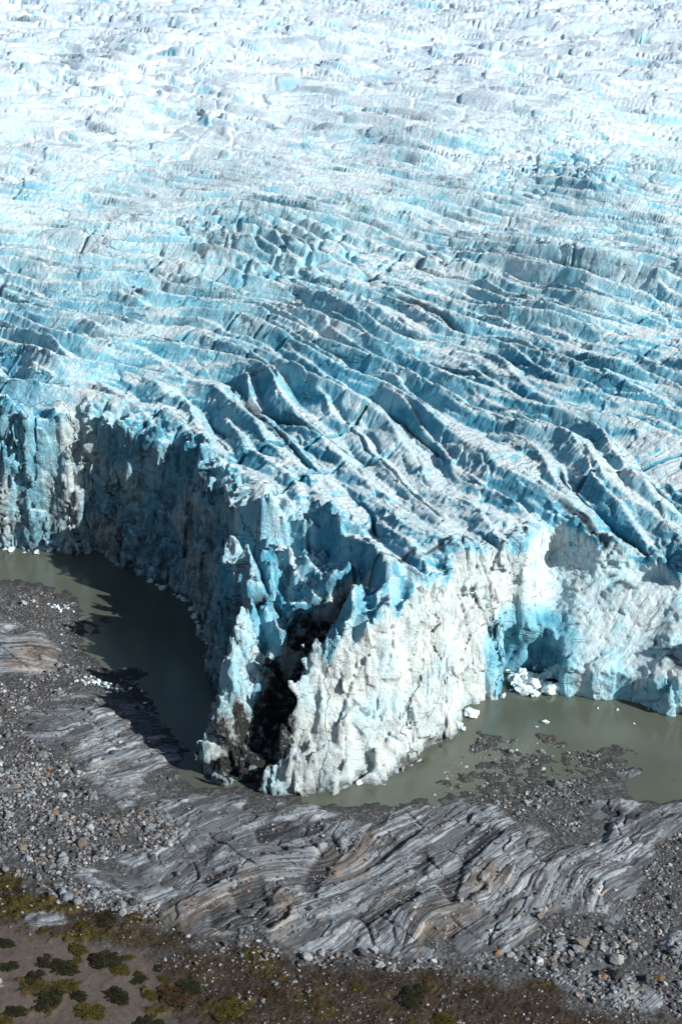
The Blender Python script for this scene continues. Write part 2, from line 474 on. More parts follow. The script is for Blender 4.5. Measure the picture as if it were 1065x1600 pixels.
def ice_top(x, y):
    """height of the ice surface and its surface measures"""
    x = np.asarray(x, F32); y = np.asarray(y, F32)
    Q = np.interp(x, _xx, _X).astype(F32) + np.interp(y, _yy, _G).astype(F32)
    w1 = perlin2(x / 47, y / 47, 1); w2 = perlin2(x / 17, y / 17, 2)
    Q = Q + 9 * w1 + 2.6 * w2
    P = 0.62 * x - 0.78 * y + 6 * perlin2(x / 33, y / 33, 4)
    P2 = 0.9 * x - 0.45 * y + 14 * perlin2(x / 80, y / 80, 5)
    far = sstep(430, 680, y + 40 * w1 - .35 * x)
    S = 28.0 + 0.060 * np.maximum(y - 285, 0) - 0.000012 * np.maximum(y - 400, 0) ** 2
    S = S + 5.0 * perlin2(x / 120, y / 150, 6) * sstep(300, 420, y) + 1.2 * perlin2(x / 35, y / 45, 9)
    S = S - 8.5 * sstep(26, 56, x) * sstep(296, 258, y)
    bench = np.zeros(x.shape, F32)
    nb = (y < 312) & (np.abs(x) < 60)
    if nb.any():
        bench[nb] = sstep(-0.9, 0.9, poly_sd(x[nb], y[nb], BENCH) + 1.6 * perlin2(x[nb] / 6, y[nb] / 6, 7) + .7 * perlin2(x[nb] / 2.4, y[nb] / 2.4, 8))
    S = S - 7.0 * bench * sstep(9, -7, x)
    # near family of blades, steep on the side facing down-left
    jag = 0.55 * perlin2(P / 4.5, Q / 9, 15) + 0.25 * perlin2(P / 1.8, Q / 5, 16)
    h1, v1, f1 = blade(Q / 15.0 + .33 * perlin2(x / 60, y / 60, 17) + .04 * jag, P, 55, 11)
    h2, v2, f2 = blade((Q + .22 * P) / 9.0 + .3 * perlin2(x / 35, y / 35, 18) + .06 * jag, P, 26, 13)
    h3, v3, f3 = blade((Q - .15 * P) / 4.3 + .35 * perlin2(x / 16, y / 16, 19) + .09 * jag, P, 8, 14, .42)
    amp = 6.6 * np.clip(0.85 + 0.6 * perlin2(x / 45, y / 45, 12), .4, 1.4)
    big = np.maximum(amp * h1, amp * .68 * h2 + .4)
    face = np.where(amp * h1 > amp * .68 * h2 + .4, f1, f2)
    c1, g1, _ = cells2(P / 6.5 + .35 * w2, Q / 3.6 + .3 * perlin2(P / 5, Q / 5, 55), 31)
    c2, g2, _ = cells2(P / 2.6, Q / 1.7 + .3 * perlin2(P / 3, Q / 3, 56), 35)
    hn = big - 3.2 + 0.45 * h3 + 0.75 * c1 - .42 * sstep(.10, 0, g1) * sstep(-.1, .25, perlin2(x / 14, y / 14, 57)) + (0.28 * c2 - .14 * sstep(.12, 0, g2)) * sstep(520, 400, y)
    crv = sstep(.040, .008, v1) * sstep(-.1, .2, perlin2(x / 25, y / 25, 20))
    hn = hn - 2.0 * sstep(.045, .0, v1) * sstep(-.1, .25, perlin2(x / 25, y / 25, 20))
    rn = np.clip(big / 6.0, 0, 1)
    # far family, shorter and choppier
    jagf = 0.6 * perlin2(P2 / 15, Q / 34, 15) + .2 * perlin2(P2 / 6.5, Q / 15, 16)
    h4, v4, f4 = blade(Q / 40 + .5 * perlin2(x / 90, y / 90, 27) + .07 * jagf, P2, 40, 21)
    h5, v5, f5 = blade((Q + .5 * P2) / 23 + .45 * perlin2(x / 50, y / 50, 28) + .10 * jagf, P2, 26, 22)
    h6, v6, f6 = blade((Q - .6 * P2) / 12 + .4 * perlin2(x / 30, y / 30, 29) + .12 * jagf, P2, 16, 23)
    bigf = np.maximum(np.maximum(6.0 * h4, 5.0 * h5), 3.4 * h6 + .5)
    c3, g3, _ = cells2(P2 / 24 + .5 * w2, Q / 24 + .4 * perlin2(P2 / 9, Q / 9, 58), 41)
    c4, g4, _ = cells2(P2 / 10, Q / 11 + .3 * perlin2(P2 / 6, Q / 6, 59), 45)
    hf = bigf - 2.6 + 1.7 * c3 + .6 * c4 - .7 * sstep(.1, 0, g3) - 1.6 * sstep(.05, 0, v5) * sstep(0, .3, perlin2(x / 40, y / 40, 25))
    h = S + hn * (1 - far) + hf * far
    r = (rn * (1 - far) + np.clip(bigf / 5.2, 0, 1) * far)
    # serac fields: rounded blocks split by open crevasses
    blk = 0
    for (bx, by), rx, ry, am in ((BLK1, 21, 26, 1.0), (BLK2, 34, 30, 0.9), (BLK3, 14, 16, .7)):
        blk = blk + am * np.exp(-(((x - bx) / rx) ** 2 + ((y - by) / ry) ** 2))
    blk = np.clip(blk + 0.0, 0, 1)
    cb = np.minimum(np.abs(perlin2(Q / 9.0, P / 13, 31)), np.abs(perlin2(P / 9.0 + 5, Q / 30, 32)) * 1.2)
    cut = sstep(0.16, 0.02, cb) * blk
    h = h - 1.7 * cut + .3 * blk
    # open cracks across the ridges
    ck = np.abs(perlin2(P / 21, Q / 70, 33))
    ckm = sstep(0.05, 0.28, perlin2(x / 42, y / 42, 34)) * sstep(520, 400, y)
    crack = sstep(0.034, 0.006, ck) * ckm
    ck2 = np.abs(perlin2(Q / 27, P / 110, 35))
    crack2 = sstep(520, 400, y) * sstep(0.030, 0.006, ck2) * sstep(0.0, 0.25, perlin2(x / 50, y / 50, 36))
    h = h - 1.6 * crack - 1.3 * crack2
    crack2 = np.maximum(crack2, .8 * crv * (1 - far))
    # flutes running down the faces, and pitted crust
    fl = (perlin2(P / 0.8, Q / 5.0, 41) + .8 * perlin2(P / 1.9 + 2.2 * perlin2(x / 5, y / 5, 46), Q / 7.0, 47)) * np.clip(.6 + 1.6 * perlin2(x / 9, y / 9, 48), 0, 1.5)
    h = h + 0.16 * fl * 4 * r * (1 - r) * (1 - far) * sstep(560, 400, y)
    h = h + 0.10 * (1 - far) * perlin2(Q / 1.1, P / 5, 42) + 0.06 * perlin2(x / 1.0, y / 1.0, 43)
    # pinnacled, collapsing tip
    dt = line_d(x, y, [(-21., 240.), (-19., 262.), (-13., 276.)])
    tipm = sstep(17, 5, dt)
    ka, _, _ = blade((.9 * x + .42 * y) / 5.2 + .35 * perlin2(x / 9, y / 9, 51), .42 * x - .9 * y, 7, 51, .45)
    kb, _, _ = blade((.3 * x - .95 * y) / 6.5 + .4 * perlin2(x / 8, y / 8, 55), .95 * x + .3 * y, 6, 53, .5)
    pk = np.minimum(ka, .25 + kb)
    h = h + tipm * (7.0 * (pk - 0.45) - 0.6 - 0.33 * np.clip(262 - y, 0, 40))
    fd = line_d(x, y, [(-12.5, 277.), (-17.5, 263.), (-18., 247.), (-18.5, 238.)])
    h = h + (5.5 * sstep(5.0, 0.4, fd) + 1.5 * sstep(2.2, 0., fd) * perlin2(x / 1.7, y / 1.7, 54)) * sstep(279, 270, y) * (.35 + .65 * sstep(242, 258, y))
    lt = sstep(16, 6, line_d(x, y, [(0., 238.), (8., 246.)]))
    h = h + lt * (3.6 * (ridged(perlin2(x / 4.2, y / 5, 52)) - 0.5))
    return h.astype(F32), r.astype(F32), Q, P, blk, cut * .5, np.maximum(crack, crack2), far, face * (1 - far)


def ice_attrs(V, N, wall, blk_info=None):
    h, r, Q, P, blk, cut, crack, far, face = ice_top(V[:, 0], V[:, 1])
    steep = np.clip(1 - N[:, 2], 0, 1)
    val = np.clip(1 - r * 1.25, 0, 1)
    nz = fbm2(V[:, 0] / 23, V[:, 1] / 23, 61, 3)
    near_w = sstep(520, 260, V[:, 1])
    blue = ((0.54 - .08 * far + .26 * face) * sstep(0.06, 0.34, steep) + 0.30 * val * (0.4 + 0.6 * near_w) * sstep(0.02, 0.25, steep) + 0.7 * cut + 0.25 * blk * sstep(.05, .3, steep)) + 0.35 * nz * sstep(0.04, 0.3, steep)  # steep faces: the ice's own blue, also painting in their shaded-side tint
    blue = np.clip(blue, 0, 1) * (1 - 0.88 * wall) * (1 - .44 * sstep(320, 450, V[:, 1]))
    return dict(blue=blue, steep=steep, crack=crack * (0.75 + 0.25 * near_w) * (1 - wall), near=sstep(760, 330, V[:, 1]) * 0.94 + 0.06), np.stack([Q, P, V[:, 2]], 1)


# ---- far and middle surface: a fan of quads, finer towards the front
def build_surface():
    ys = [236.0]
    while ys[-1] < 1150:
        ys.append(ys[-1] + max(0.32, 0.46 * ys[-1] ** 2 / (1624 * 125)))
    while ys[-1] < 2400:
        ys.append(ys[-1] * 1.03)
    ys = np.array(ys, F32)
    av = np.concatenate([np.linspace(-.55, -.262, 50)[:-1], np.linspace(-.262, .262, 640), np.linspace(.262, .55, 50)[1:]]).astype(F32)
    X = ys[:, None] * av[None, :]; Y = np.repeat(ys[:, None], len(av), 1)
    d = poly_sd(X, Y, TERM)
    h = np.zeros(X.shape, F32); kp = d > 20.0
    h[kp] = ice_top(X[kp], Y[kp])[0]
    V = np.stack([X, Y, h - 0.06], -1).reshape(-1, 3)
    ny, nx = X.shape
    idx = np.arange(ny * nx).reshape(ny, nx)
    Q = np.stack([idx[:-1, :-1], idx[:-1, 1:], idx[1:, 1:], idx[1:, :-1]], -1).reshape(-1, 4)
    keep = (d.ravel()[Q] > 21.0).all(1)
    Q = Q[keep]
    used = np.zeros(len(V), bool); used[Q.ravel()] = True
    rm = np.cumsum(used) - 1
    return V[used], rm[Q]


# ---- the calving front as a solid: cliffs, slot, cave, apron
def build_front():
    vs = 0.36
    x0, x1, y0, y1, z0, z1 = -116., 98., 227., 352., -1.6, 40.
    xs = np.arange(x0, x1, vs, dtype=F32); ys = np.arange(y0, y1, vs, dtype=F32); zs = np.arange(z0, z1, vs * 0.9, dtype=F32)
    X, Y = np.meshgrid(xs, ys, indexing='ij')
    d = poly_sd(X, Y, TERM)
    # buttresses and bays in plan
    d = d + 2.0 * perlin2(X / 11, Y / 11, 71) + 1.1 * perlin2(X / 5, Y / 5, 72)
    h = ice_top(X, Y)[0]
    ap = sstep(33, 41, X) * sstep(252, 258, Y + 0.0 * X)            # avalanche apron at the right
    lf = sstep(-26, -40, X)
    zg = zs[None, None, :]
    shelf = (6.0 + 1.6 * perlin2(X / 7, Y / 7, 73))[..., None]
    tipb = sstep(245, 233, Y) * sstep(-14, -9, X) * sstep(22, 10, X)
    bat = zg * (0.04 + 0.17 * (1 - ap) + 0.42 * tipb)[..., None] + (np.clip(zg - shelf, 0, 12.5) * 1.25) * ap[..., None]
    Fw = d[..., None] - bat + 1.3
    Ft = (h[..., None] - zg) * 0.85
    Fv = np.minimum(Fw, Ft)
    # slot between the fin and the main block
    ds = line_d(X, Y, SLOT)
    s_along = np.clip((Y - 231) / 28, 0, 1)
    floor = 1.0 + 17 * s_along ** 1.2
    wid = 3.1 - .9 * s_along
    hw = wid[..., None] + np.clip(zg - floor[..., None], 0, 14) * 0.20
    slot = np.maximum(ds[..., None] - hw, floor[..., None] - zg)
    Fv = np.minimum(Fv, slot)
    # undercut cave at the inner corner
    cx, cy, cz = 34.0, 265.5, 3.5
    e = np.sqrt(((X - cx) / 9.0)[..., None] ** 2 + ((Y - cy) / 4.2)[..., None] ** 2 + ((zg - cz) / 7.5) ** 2)
    e = e * (1 + .30 * perlin2(X / 4.5, Y / 4.5, 77) + .18 * perlin2(X / 1.9, Y / 1.9, 78))[..., None] * (1 + .10 * np.sin(zg * 1.1 + 2 * perlin2(X / 3, Y / 3, 79)[..., None]))
    Fv = np.minimum(Fv, (e - 1) * 5.0)
    # 3-D roughness near the surface only
    sel = np.abs(Fv) < 4.2
    ii, jj, kk = np.nonzero(sel)
    px, py, pz = xs[ii], ys[jj], zs[kk]
    fw = Fw[ii, jj, kk]; ft = Ft[ii, jj, kk]
    apv = ap[ii, jj]
    wl = sstep(6.5, 0.5, fw)
    tz = sstep(17, 10, line_d(px, py, [(-17., 240.), (-14., 272.), (-3., 272.)])) * sstep(3, -3, px - .0 * py - 4)
    wl = np.maximum(wl, .85 * tz)                       # 1 at the wall, 0 on the top surface
    litf = sstep(-8, 4, px) * sstep(240, 246, py)
    nn = 1.5 * perlin3(px / 5.2, py / 5.2, pz / 22, 81) * (1 - 0.5 * apv)
    n2 = perlin3(px / 2.1, py / 2.1, pz / 11, 82)
    nn += (0.8 - .5 * litf) * (np.abs(n2) * 2 - 0.5) * (1 - .5 * apv)
    nn += 0.16 * perlin3(px / 1.0, py / 1.0, pz / 3.5, 83) + 0.55 * apv * (0.5 - np.abs(perlin3(px / 1.5, py / 1.5, pz / 1.3, 86)) * 2)
    # fracture blocks
    wx = px + .8 * perlin3(px / 4, py / 4, pz / 5, 89); wz = pz + 1.0 * perlin3(px / 5, py / 5, pz / 6, 90)
    o1, g1 = cells3(wx / 4.2, py / 4.2, wz / 7.5, 60)
    nn += (1.15 * o1 - .5 * sstep(.10, 0, g1)) * (1 - .6 * apv) * (1 - .5 * litf)
    o2, g2 = cells3(wx / 1.9, py / 1.9, wz / 2.8, 70)
    nn += (0.42 * o2 - .22 * sstep(.12, 0, g2)) * (1 - .35 * litf)
    ck = np.abs(perlin3(px / 6.0, py / 6.0, pz / 45, 85))
    nn -= 1.5 * sstep(0.05, 0.0, ck) * (1 - apv)
    ck = np.abs(perlin3(px / 9.0, py / 9.0, pz / 12, 88))
    nn -= 0.8 * sstep(0.035, 0.0, ck)
    Fv[ii, jj, kk] += (nn * wl).astype(F32)
    # keep only what is near the front
    dead = d > 27.0
    # surface nets
    nx, ny, nz = Fv.shape
    pos = Fv > 0
    cnt = np.zeros((nx - 1, ny - 1, nz - 1), np.int8)
    for a in (0, 1):
        for b in (0, 1):
            for c in (0, 1):
                cnt += pos[a:nx - 1 + a, b:ny - 1 + b, c:nz - 1 + c]
    act = (cnt > 0) & (cnt < 8) & ~dead[:-1, :-1, None]
    ci, cj, ck_ = np.nonzero(act)
    m = len(ci)
    vid = np.full(act.shape, -1, np.int32); vid[ci, cj, ck_] = np.arange(m)
    corners = [(a, b, c) for a in (0, 1) for b in (0, 1) for c in (0, 1)]
    val = {k: Fv[ci + k[0], cj + k[1], ck_ + k[2]] for k in corners}
    acc = np.zeros((m, 3), F32); num = np.zeros(m, F32)
    for k in corners:
        for ax in range(3):
            if k[ax] == 0:
                k2 = list(k); k2[ax] = 1; k2 = tuple(k2)
                f0, f1 = val[k], val[k2]
                cr = (f0 > 0) != (f1 > 0)
                t = np.where(cr, f0 / np.where(cr, f0 - f1, 1), 0)
                pt = np.tile(np.array(k, F32), (m, 1)); pt[:, ax] = t
                acc += pt * cr[:, None]; num += cr
    acc /= num[:, None]
    V = np.stack([xs[ci] + acc[:, 0] * vs, ys[cj] + acc[:, 1] * vs, zs[ck_] + acc[:, 2] * vs * 0.9], 1).astype(F32)
    quads = []
    for ax in range(3):
        sl0 = [slice(None)] * 3; sl1 = [slice(None)] * 3
        sl0[ax] = slice(0, -1); sl1[ax] = slice(1, None)
        e = pos[tuple(sl0)] != pos[tuple(sl1)]
        i, j, k = np.nonzero(e)
        o1, o2 = [(1, 2), (2, 0), (0, 1)][ax]
        I = np.stack([i, j, k], 1)
        ok = (I[:, o1] > 0) & (I[:, o2] > 0) & (I[:, o1] < Fv.shape[o1] - 1) & (I[:, o2] < Fv.shape[o2] - 1)
        I = I[ok]

        def cell(da, db):
            J = I.copy(); J[:, o1] -= da; J[:, o2] -= db
            return vid[J[:, 0], J[:, 1], J[:, 2]]
        q = np.stack([cell(1, 1), cell(0, 1), cell(0, 0), cell(1, 0)], 1)
        flip = ~pos[I[:, 0], I[:, 1], I[:, 2]]
        q[flip] = q[flip][:, ::-1]
        quads.append(q[(q >= 0).all(1)])
    Q = np.concatenate(quads)
    return V, Q


def build_glacier():
    V1, Q1 = build_surface()
    print('surface', len(V1), round(time.time() - T0, 1))
    V2, Q2 = build_front()
    print('front', len(V2), round(time.time() - T0, 1))
    N1 = vert_normals(V1, Q1); N2 = vert_normals(V2, Q2)
    if N1[:, 2].mean() < 0: print('flip1')
    d2 = poly_sd(V2[:, 0], V2[:, 1], TERM)
    h2 = ice_top(V2[:, 0], V2[:, 1])[0]
    depth = h2 - V2[:, 2]
    wall2 = sstep(0.5, 2.2, depth) * sstep(0.10, 0.35, 1 - N2[:, 2])
    wall2 = np.maximum(wall2, sstep(33, 42, V2[:, 0]) * sstep(258, 268, V2[:, 1]) * 0.0)
    V = np.concatenate([V1, V2]); N = np.concatenate([N1, N2])
    wall = np.concatenate([np.zeros(len(V1), F32), wall2])
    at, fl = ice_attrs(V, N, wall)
    ds = line_d(V[:, 0], V[:, 1], SLOT + [(4.0, 266.0)])
    x, y, z = V[:, 0], V[:, 1], V[:, 2]
    fr = np.concatenate([np.zeros(len(V1)), np.ones(len(V2))]).astype(F32)
    nz = fbm2(x / 6, (y + z * 0.4) / 6, 91, 3)
    dirt_shade = 1.7 * sstep(5.6, 3.4, ds + 1.8 * nz) * sstep(24, 12, z + 4 * nz) * fr
    dirt_shade = np.maximum(dirt_shade, 0.75 * sstep(2.2, 0.2, z + 1.2 * nz) * fr * sstep(60, 25, np.abs(x)) * sstep(262, 250, y))
    dirt_shade = np.maximum(dirt_shade, fr * wall * sstep(-8, -20, x) * (0.30 + 0.34 * sstep(22, 4, z + 7 * nz)))  # cove wall: silt, laid on heavier to darken its shade
    dirt_shade = np.maximum(dirt_shade, 0.42 * sstep(12, 2, z + 7 * nz) * sstep(6, -6, x) * sstep(255, 245, y) * fr)
    dirt_shade = np.maximum(dirt_shade, 0.10 * sstep(0.0, 0.5, fbm2(x / 60, y / 60, 93, 3)) * (1 - wall))
    # teal ice in the cave, cleaner apron ice, and blue painted for shaded walls
    ec = np.sqrt(((x - 34) / 11) ** 2 + ((y - 266) / 9) ** 2 + ((z - 5) / 10) ** 2)
    at['blue'] = np.maximum(at['blue'], 0.78 * sstep(1.3, 0.8, ec) * fr)
    at['blue'] = np.clip(np.maximum(at['blue'], fr * sstep(33, 40, x) * (.16 + .3 * sstep(8, 4, z) + .3 * nz)), 0, 1)  # clean bluish apron; its low cliff painted bluer as shade
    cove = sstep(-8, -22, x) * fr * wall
    at['blue'] = np.clip(at['blue'] + cove * (0.30 + 0.22 * sstep(6, 24, z) + 0.35 * fbm2(x / 9, z / 14, 95, 2)), 0, 1)  # shaded cove wall painted bluer, most towards its top
    band = line_d(x, y, [ground(*q, 26.) for q in ((500, 905), (560, 893), (600, 885), (650, 872), (738, 856))]) + .35 * nz
    at['crack'] = np.maximum(at['crack'], .95 * sstep(.75, .25, band) * sstep(14, 20, z))
    at['dirt_shade'] = dirt_shade; at['wall'] = wall * (1 - .8 * sstep(27, 34, x))
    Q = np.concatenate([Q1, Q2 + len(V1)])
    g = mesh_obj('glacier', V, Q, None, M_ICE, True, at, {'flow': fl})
    tag(g, 'crevassed white and blue glacier ending in a tall ice cliff above grey meltwater', 'glacier', kind='structure')
    return g


build_glacier()
print('glacier done', round(time.time() - T0, 1))

# ------------------------------------------------------------------ ground
WATER_PX = [(-500, 905), (0, 905), (62, 912), (112, 930), (136, 955), (122, 1000), (150, 1040), (205, 1068), (240, 1098), (276, 1150), (284, 1190),
            (290, 1220), (305, 1231), (350, 1232), (400, 1235), (440, 1240), (480, 1250), (540, 1260), (600, 1258), (690, 1250), (745, 1235), (830, 1228), (905, 1200), (950, 1192),
            (985, 1202), (975, 1222), (992, 1242), (1030, 1254), (1065, 1242), (1300, 1230), (1700, 1200), (1700, 1000), (600, 900), (-500, 700)]
SHOAL_PX = [(742, 1142), (800, 1134), (870, 1150), (960, 1168), (1005, 1188), (960, 1212), (860, 1242), (740, 1256), (690, 1244), (665, 1225), (735, 1195)]
ROCK_PX = [
    [(-120, 960), (0, 965), (60, 985), (104, 1012), (88, 1040), (40, 1058), (0, 1056), (-120, 1060)],
    [(20, 1112), (75, 1085), (130, 1078), (190, 1086), (236, 1106), (288, 1150), (282, 1200), (250, 1232), (190, 1262), (150, 1240), (105, 1185), (40, 1150)],
    [(248, 1232), (300, 1234), (420, 1240), (520, 1260), (600, 1260), (650, 1252), (720, 1244), (770, 1254), (800, 1280), (880, 1306), (905, 1290), (925, 1262), (945, 1222), (965, 1214), (985, 1222), (1000, 1256), (1065, 1252),
     (1130, 1250), (1130, 1285), (1062, 1300), (1016, 1330), (1012, 1390), (960, 1438), (872, 1420), (840, 1440), (845, 1475), (790, 1492), (690, 1505), (560, 1490), (470, 1500), (400, 1452), (320, 1470),
     (250, 1440), (165, 1402), (105, 1372), (178, 1340), (262, 1322)],
    [(-100, 1215), (0, 1225), (40, 1205), (85, 1195), (75, 1215), (45, 1238), (0, 1250), (-100, 1260)],
    [(960, 1195), (985, 1190), (1012, 1195), (1035, 1190), (1060, 1180), (1062, 1195), (1005, 1208), (985, 1216), (965, 1208)],
    [(1000, 1455), (1065, 1440), (1130, 1450), (1130, 1530), (1065, 1525), (1020, 1500)],
    [(35, 1432), (80, 1425), (122, 1440), (110, 1454), (50, 1456)],
    [(870, 1530), (940, 1500), (1000, 1540), (1040, 1575), (960, 1590), (900, 1560)],
]
DARK_PX = [[(395, 1300), (440, 1284), (510, 1280), (500, 1300), (450, 1318), (405, 1322)], [(318, 1380), (362, 1362), (360, 1378), (325, 1392)],
           [(358, 1395), (405, 1382), (425, 1420), (385, 1428)], [(330, 1425), (380, 1418), (440, 1440), (400, 1460), (330, 1450)],
           [(560, 1440), (640, 1398), (648, 1402), (575, 1450)], [(470, 1400), (520, 1310), (530, 1330), (490, 1410)],
           [(640, 1365), (660, 1345), (672, 1350), (660, 1376)], [(690, 1390), (740, 1330), (760, 1300), (775, 1306), (720, 1370), (705, 1410)], [(940, 1260), (1000, 1262), (990, 1280), (955, 1278)]]
OCHRE_PX = [[(500, 1340), (560, 1312), (580, 1330), (560, 1370), (500, 1380)], [(215, 1425), (330, 1408), (390, 1370), (400, 1385), (300, 1440), (230, 1445)],
            [(30, 1000), (110, 1010), (60, 1050), (10, 1050)], [(0, 1235), (60, 1200), (85, 1198), (40, 1240)], [(640, 1470), (740, 1380), (780, 1350), (770, 1390), (700, 1470)],
            [(400, 1400), (430, 1370), (470, 1400), (440, 1470)]]
SAND_PX = [(-200, 1455), (30, 1450), (90, 1470), (150, 1482), (215, 1490), (250, 1520), (270, 1560), (300, 1620), (300, 1700), (-200, 1700)]
HEATH_PX = [(215, 1492), (330, 1485), (430, 1492), (540, 1512), (700, 1520), (850, 1540), (930, 1580), (1000, 1600), (1200, 1620), (1200, 1800), (-300, 1800), (-300, 1640), (230, 1560)]
BANK_PX = [(-200, 1370), (30, 1365), (60, 1395), (130, 1415), (250, 1440), (300, 1460), (340, 1480), (215, 1492), (90, 1475), (30, 1455), (-200, 1460)]
VEG_PX = [[(-40, 1420), (15, 1402), (50, 1398), (95, 1408), (118, 1420), (112, 1430), (60, 1428), (25, 1440), (-40, 1450)], [(78, 1470), (130, 1458), (190, 1462), (180, 1474), (120, 1476)],
          [(15, 1376), (40, 1374), (35, 1384), (18, 1382)], [(40, 1540), (75, 1530), (110, 1540), (100, 1556), (50, 1560)], [(165, 1452), (215, 1436), (225, 1448), (180, 1456)],
          [(0, 1392), (22, 1385), (16, 1392)], [(232, 1575), (285, 1560), (290, 1580), (240, 1590)], [(85, 1418), (125, 1412), (120, 1424), (95, 1428)],
          [(240, 1445), (275, 1452), (250, 1458)], [(50, 1575), (90, 1570), (80, 1590), (45, 1592)], [(340, 1570), (400, 1562), (395, 1580), (350, 1585)], [(230, 1550), (260, 1540), (255, 1556)]]
TRACK = [ground(*p) for p in ((-60, 1470), (20, 1492), (75, 1520), (120, 1545), (165, 1575), (205, 1610), (250, 1660))]


def build_ground():
    yv = np.concatenate([np.arange(120, 166, 1.0), np.arange(166, 300, 0.21), np.arange(300, 345, 0.5)]).astype(F32)
    av = np.concatenate([np.linspace(-.6, -.268, 40)[:-1], np.linspace(-.268, .268, 640), np.linspace(.268, .6, 40)[1:]]).astype(F32)
    X = yv[:, None] * av[None, :]; Y = np.repeat(yv[:, None], len(av), 1)
    # coarse grid for the distance fields
    yc = np.interp(np.linspace(0, len(yv) - 1, len(yv) // 3), np.arange(len(yv)), yv); ac = np.interp(np.linspace(0, len(av) - 1, len(av) // 3), np.arange(len(av)), av)
    Xc = (yc[:, None] * ac[None, :]).astype(F32); Yc = np.repeat(yc[:, None], len(ac), 1).astype(F32)
    iy = np.interp(yv, yc, np.arange(len(yc))); ix = np.interp(av, ac, np.arange(len(ac)))
    y0 = np.clip(iy.astype(int), 0, len(yc) - 2); x0 = np.clip(ix.astype(int), 0, len(ac) - 2)
    fy = (iy - y0)[:, None].astype(F32); fx = (ix - x0)[None, :].astype(F32)

    def up(A):
        A0 = A[y0] * (1 - fy) + A[y0 + 1] * fy
        return A0[:, x0] * (1 - fx) + A0[:, x0 + 1] * fx

    def field(polys, z=1.0):
        if not isinstance(polys[0], list): polys = [polys]
        s = None
        for pl in polys:
            v = poly_sd(Xc, Yc, gpoly(pl, z)); s = v if s is None else np.maximum(s, v)
        return up(s)
    nA = fbm2(X / 7, Y / 7, 101, 4); nB = fbm2(X / 2.0, Y / 2.0, 102, 3); nC = fbm2(X / 18, Y / 18, 103, 3)
    dw = field(WATER_PX, 0) + 1.5 * nA + 0.5 * nB
    land = np.maximum(-dw, 0)
    z = np.where(dw > 0, -np.minimum(dw * 0.16, 2.5), 1.4 * (1 - np.exp(-land * 0.09)))
    z = z + 0.10 * nB * np.exp(-np.abs(dw) / 6) + 0.35 * nC * sstep(2, 10, land) + 0.06 * nB
    sh = field(SHOAL_PX, 0)
    shm = sstep(-4, 3, sh + 3.0 * nA)
    z = z * (1 - shm) + shm * (0.03 + 0.24 * nA + 0.14 * nB)
    for (px, py, r) in ((165, 968, 3.0), (150, 985, 3.2), (185, 1060, 4.5), (215, 1050, 3), (175, 1000, 2.), (1050, 1220, 2.), (690, 1165, 3.5), (655, 1190, 4)):
        gx, gy = ground(px, py)
        bump = np.exp(-(((X - gx) / (r * 1.5)) ** 2 + ((Y - gy) / r) ** 2))
        z = np.maximum(z, z * (1 - bump) + bump * (0.02 + 0.22 * nA + 0.12 * nB))
    # bedrock
    rk = field(ROCK_PX) + 1.6 * nA + 0.7 * nB - 5.0 * sstep(.22, .5, perlin2(X / 9 + 4, Y / 7, 126))
    rock = sstep(-0.5, 0.7, rk)
    xr = np.interp(X, np.linspace(-150, 150, 400), np.cumsum(np.interp(np.linspace(-150, 150, 400), [-150, -45, -25, 0, 20, 45, 150], [.2, .3, .55, .95, 1.05, 1.2, 1.2])) * (300 / 399)).astype(F32)
    v = (Y - xr) * 0.78 + 3.0 * perlin2(X / 27, Y / 25, 111) + 0.35 * perlin2(X / 7, Y / 7, 112)
    for (px_, py_, am, rr) in ((520, 1350, 4.2, 7.), (900, 1380, -3.5, 8.), (240, 1380, 2.5, 8.), (660, 1420, -3., 6.), (100, 1140, 2.5, 7.)):
        gx, gy = ground(px_, py_, 1.)
        v = v + am * np.exp(-(((X - gx) / rr) ** 2 + ((Y - gy) / rr) ** 2)).astype(F32)
    u = 0.75 * X + 0.66 * Y
    saw = lambda t: (t - np.floor(t))
    rib = perlin2(v / 4.6, u / 34, 113)
    led1 = saw(v / 2.6 + 0.8 * perlin2(u / 9, v / 9, 114)); led2 = saw(v / 1.05 + 0.9 * perlin2(u / 5, v / 5, 115))
    lm = 0.5 + 0.9 * perlin2(X / 11, Y / 11, 116)
    frac = np.abs(perlin2(u / 7, v / 22, 117))
    fmask = sstep(0.0, 0.3, perlin2(X / 12, Y / 12, 119))
    flat = sstep(-0.15, 0.35, perlin2(X / 9 + 3, Y / 9, 120))
    stp = lambda t, w: np.floor(t) + sstep(0.5 - w, 0.5 + w, t - np.floor(t))
    o1, g1, t1 = cells2(u / 9.5 + .5 * perlin2(v / 5, u / 5, 131), v / 3.3, 21)
    o2, g2, t2 = cells2(u / 3.2 + .3 * perlin2(v / 2, u / 2, 132), v / 0.95, 25)
    brk = sstep(-.2, .25, perlin2(X / 10, Y / 10, 124))
    slab = 0.62 * o1 - .38 * sstep(.09, 0, g1) * sstep(-.1, .2, perlin2(X / 8, Y / 8, 125)) + brk * (0.24 * o2 - .2 * sstep(.10, 0, g2))
    tone = np.clip(.5 + (t1 - .5) * .9 + brk * (t2 - .5) * .5, 0, 1)
    relief = 0.35 * (rib + 0.25) + 0.12 * (0.5 - led1) * np.clip(lm, 0, 1.2) + slab - 0.5 * sstep(0.04, 0.0, frac) * fmask + 0.5 * sstep(0, 9, rk)
    z = z + rock * sstep(-0.6, 3.5, rk) * (relief + 0.25)
    dk = sstep(-0.6, 0.4, field(DARK_PX) + .4 + .7 * nA)
    z = z - 0.5 * dk * rock
    oc = 0.5 * sstep(-2.5, 2.5, field(OCHRE_PX) + 2.5 * nA + nB)
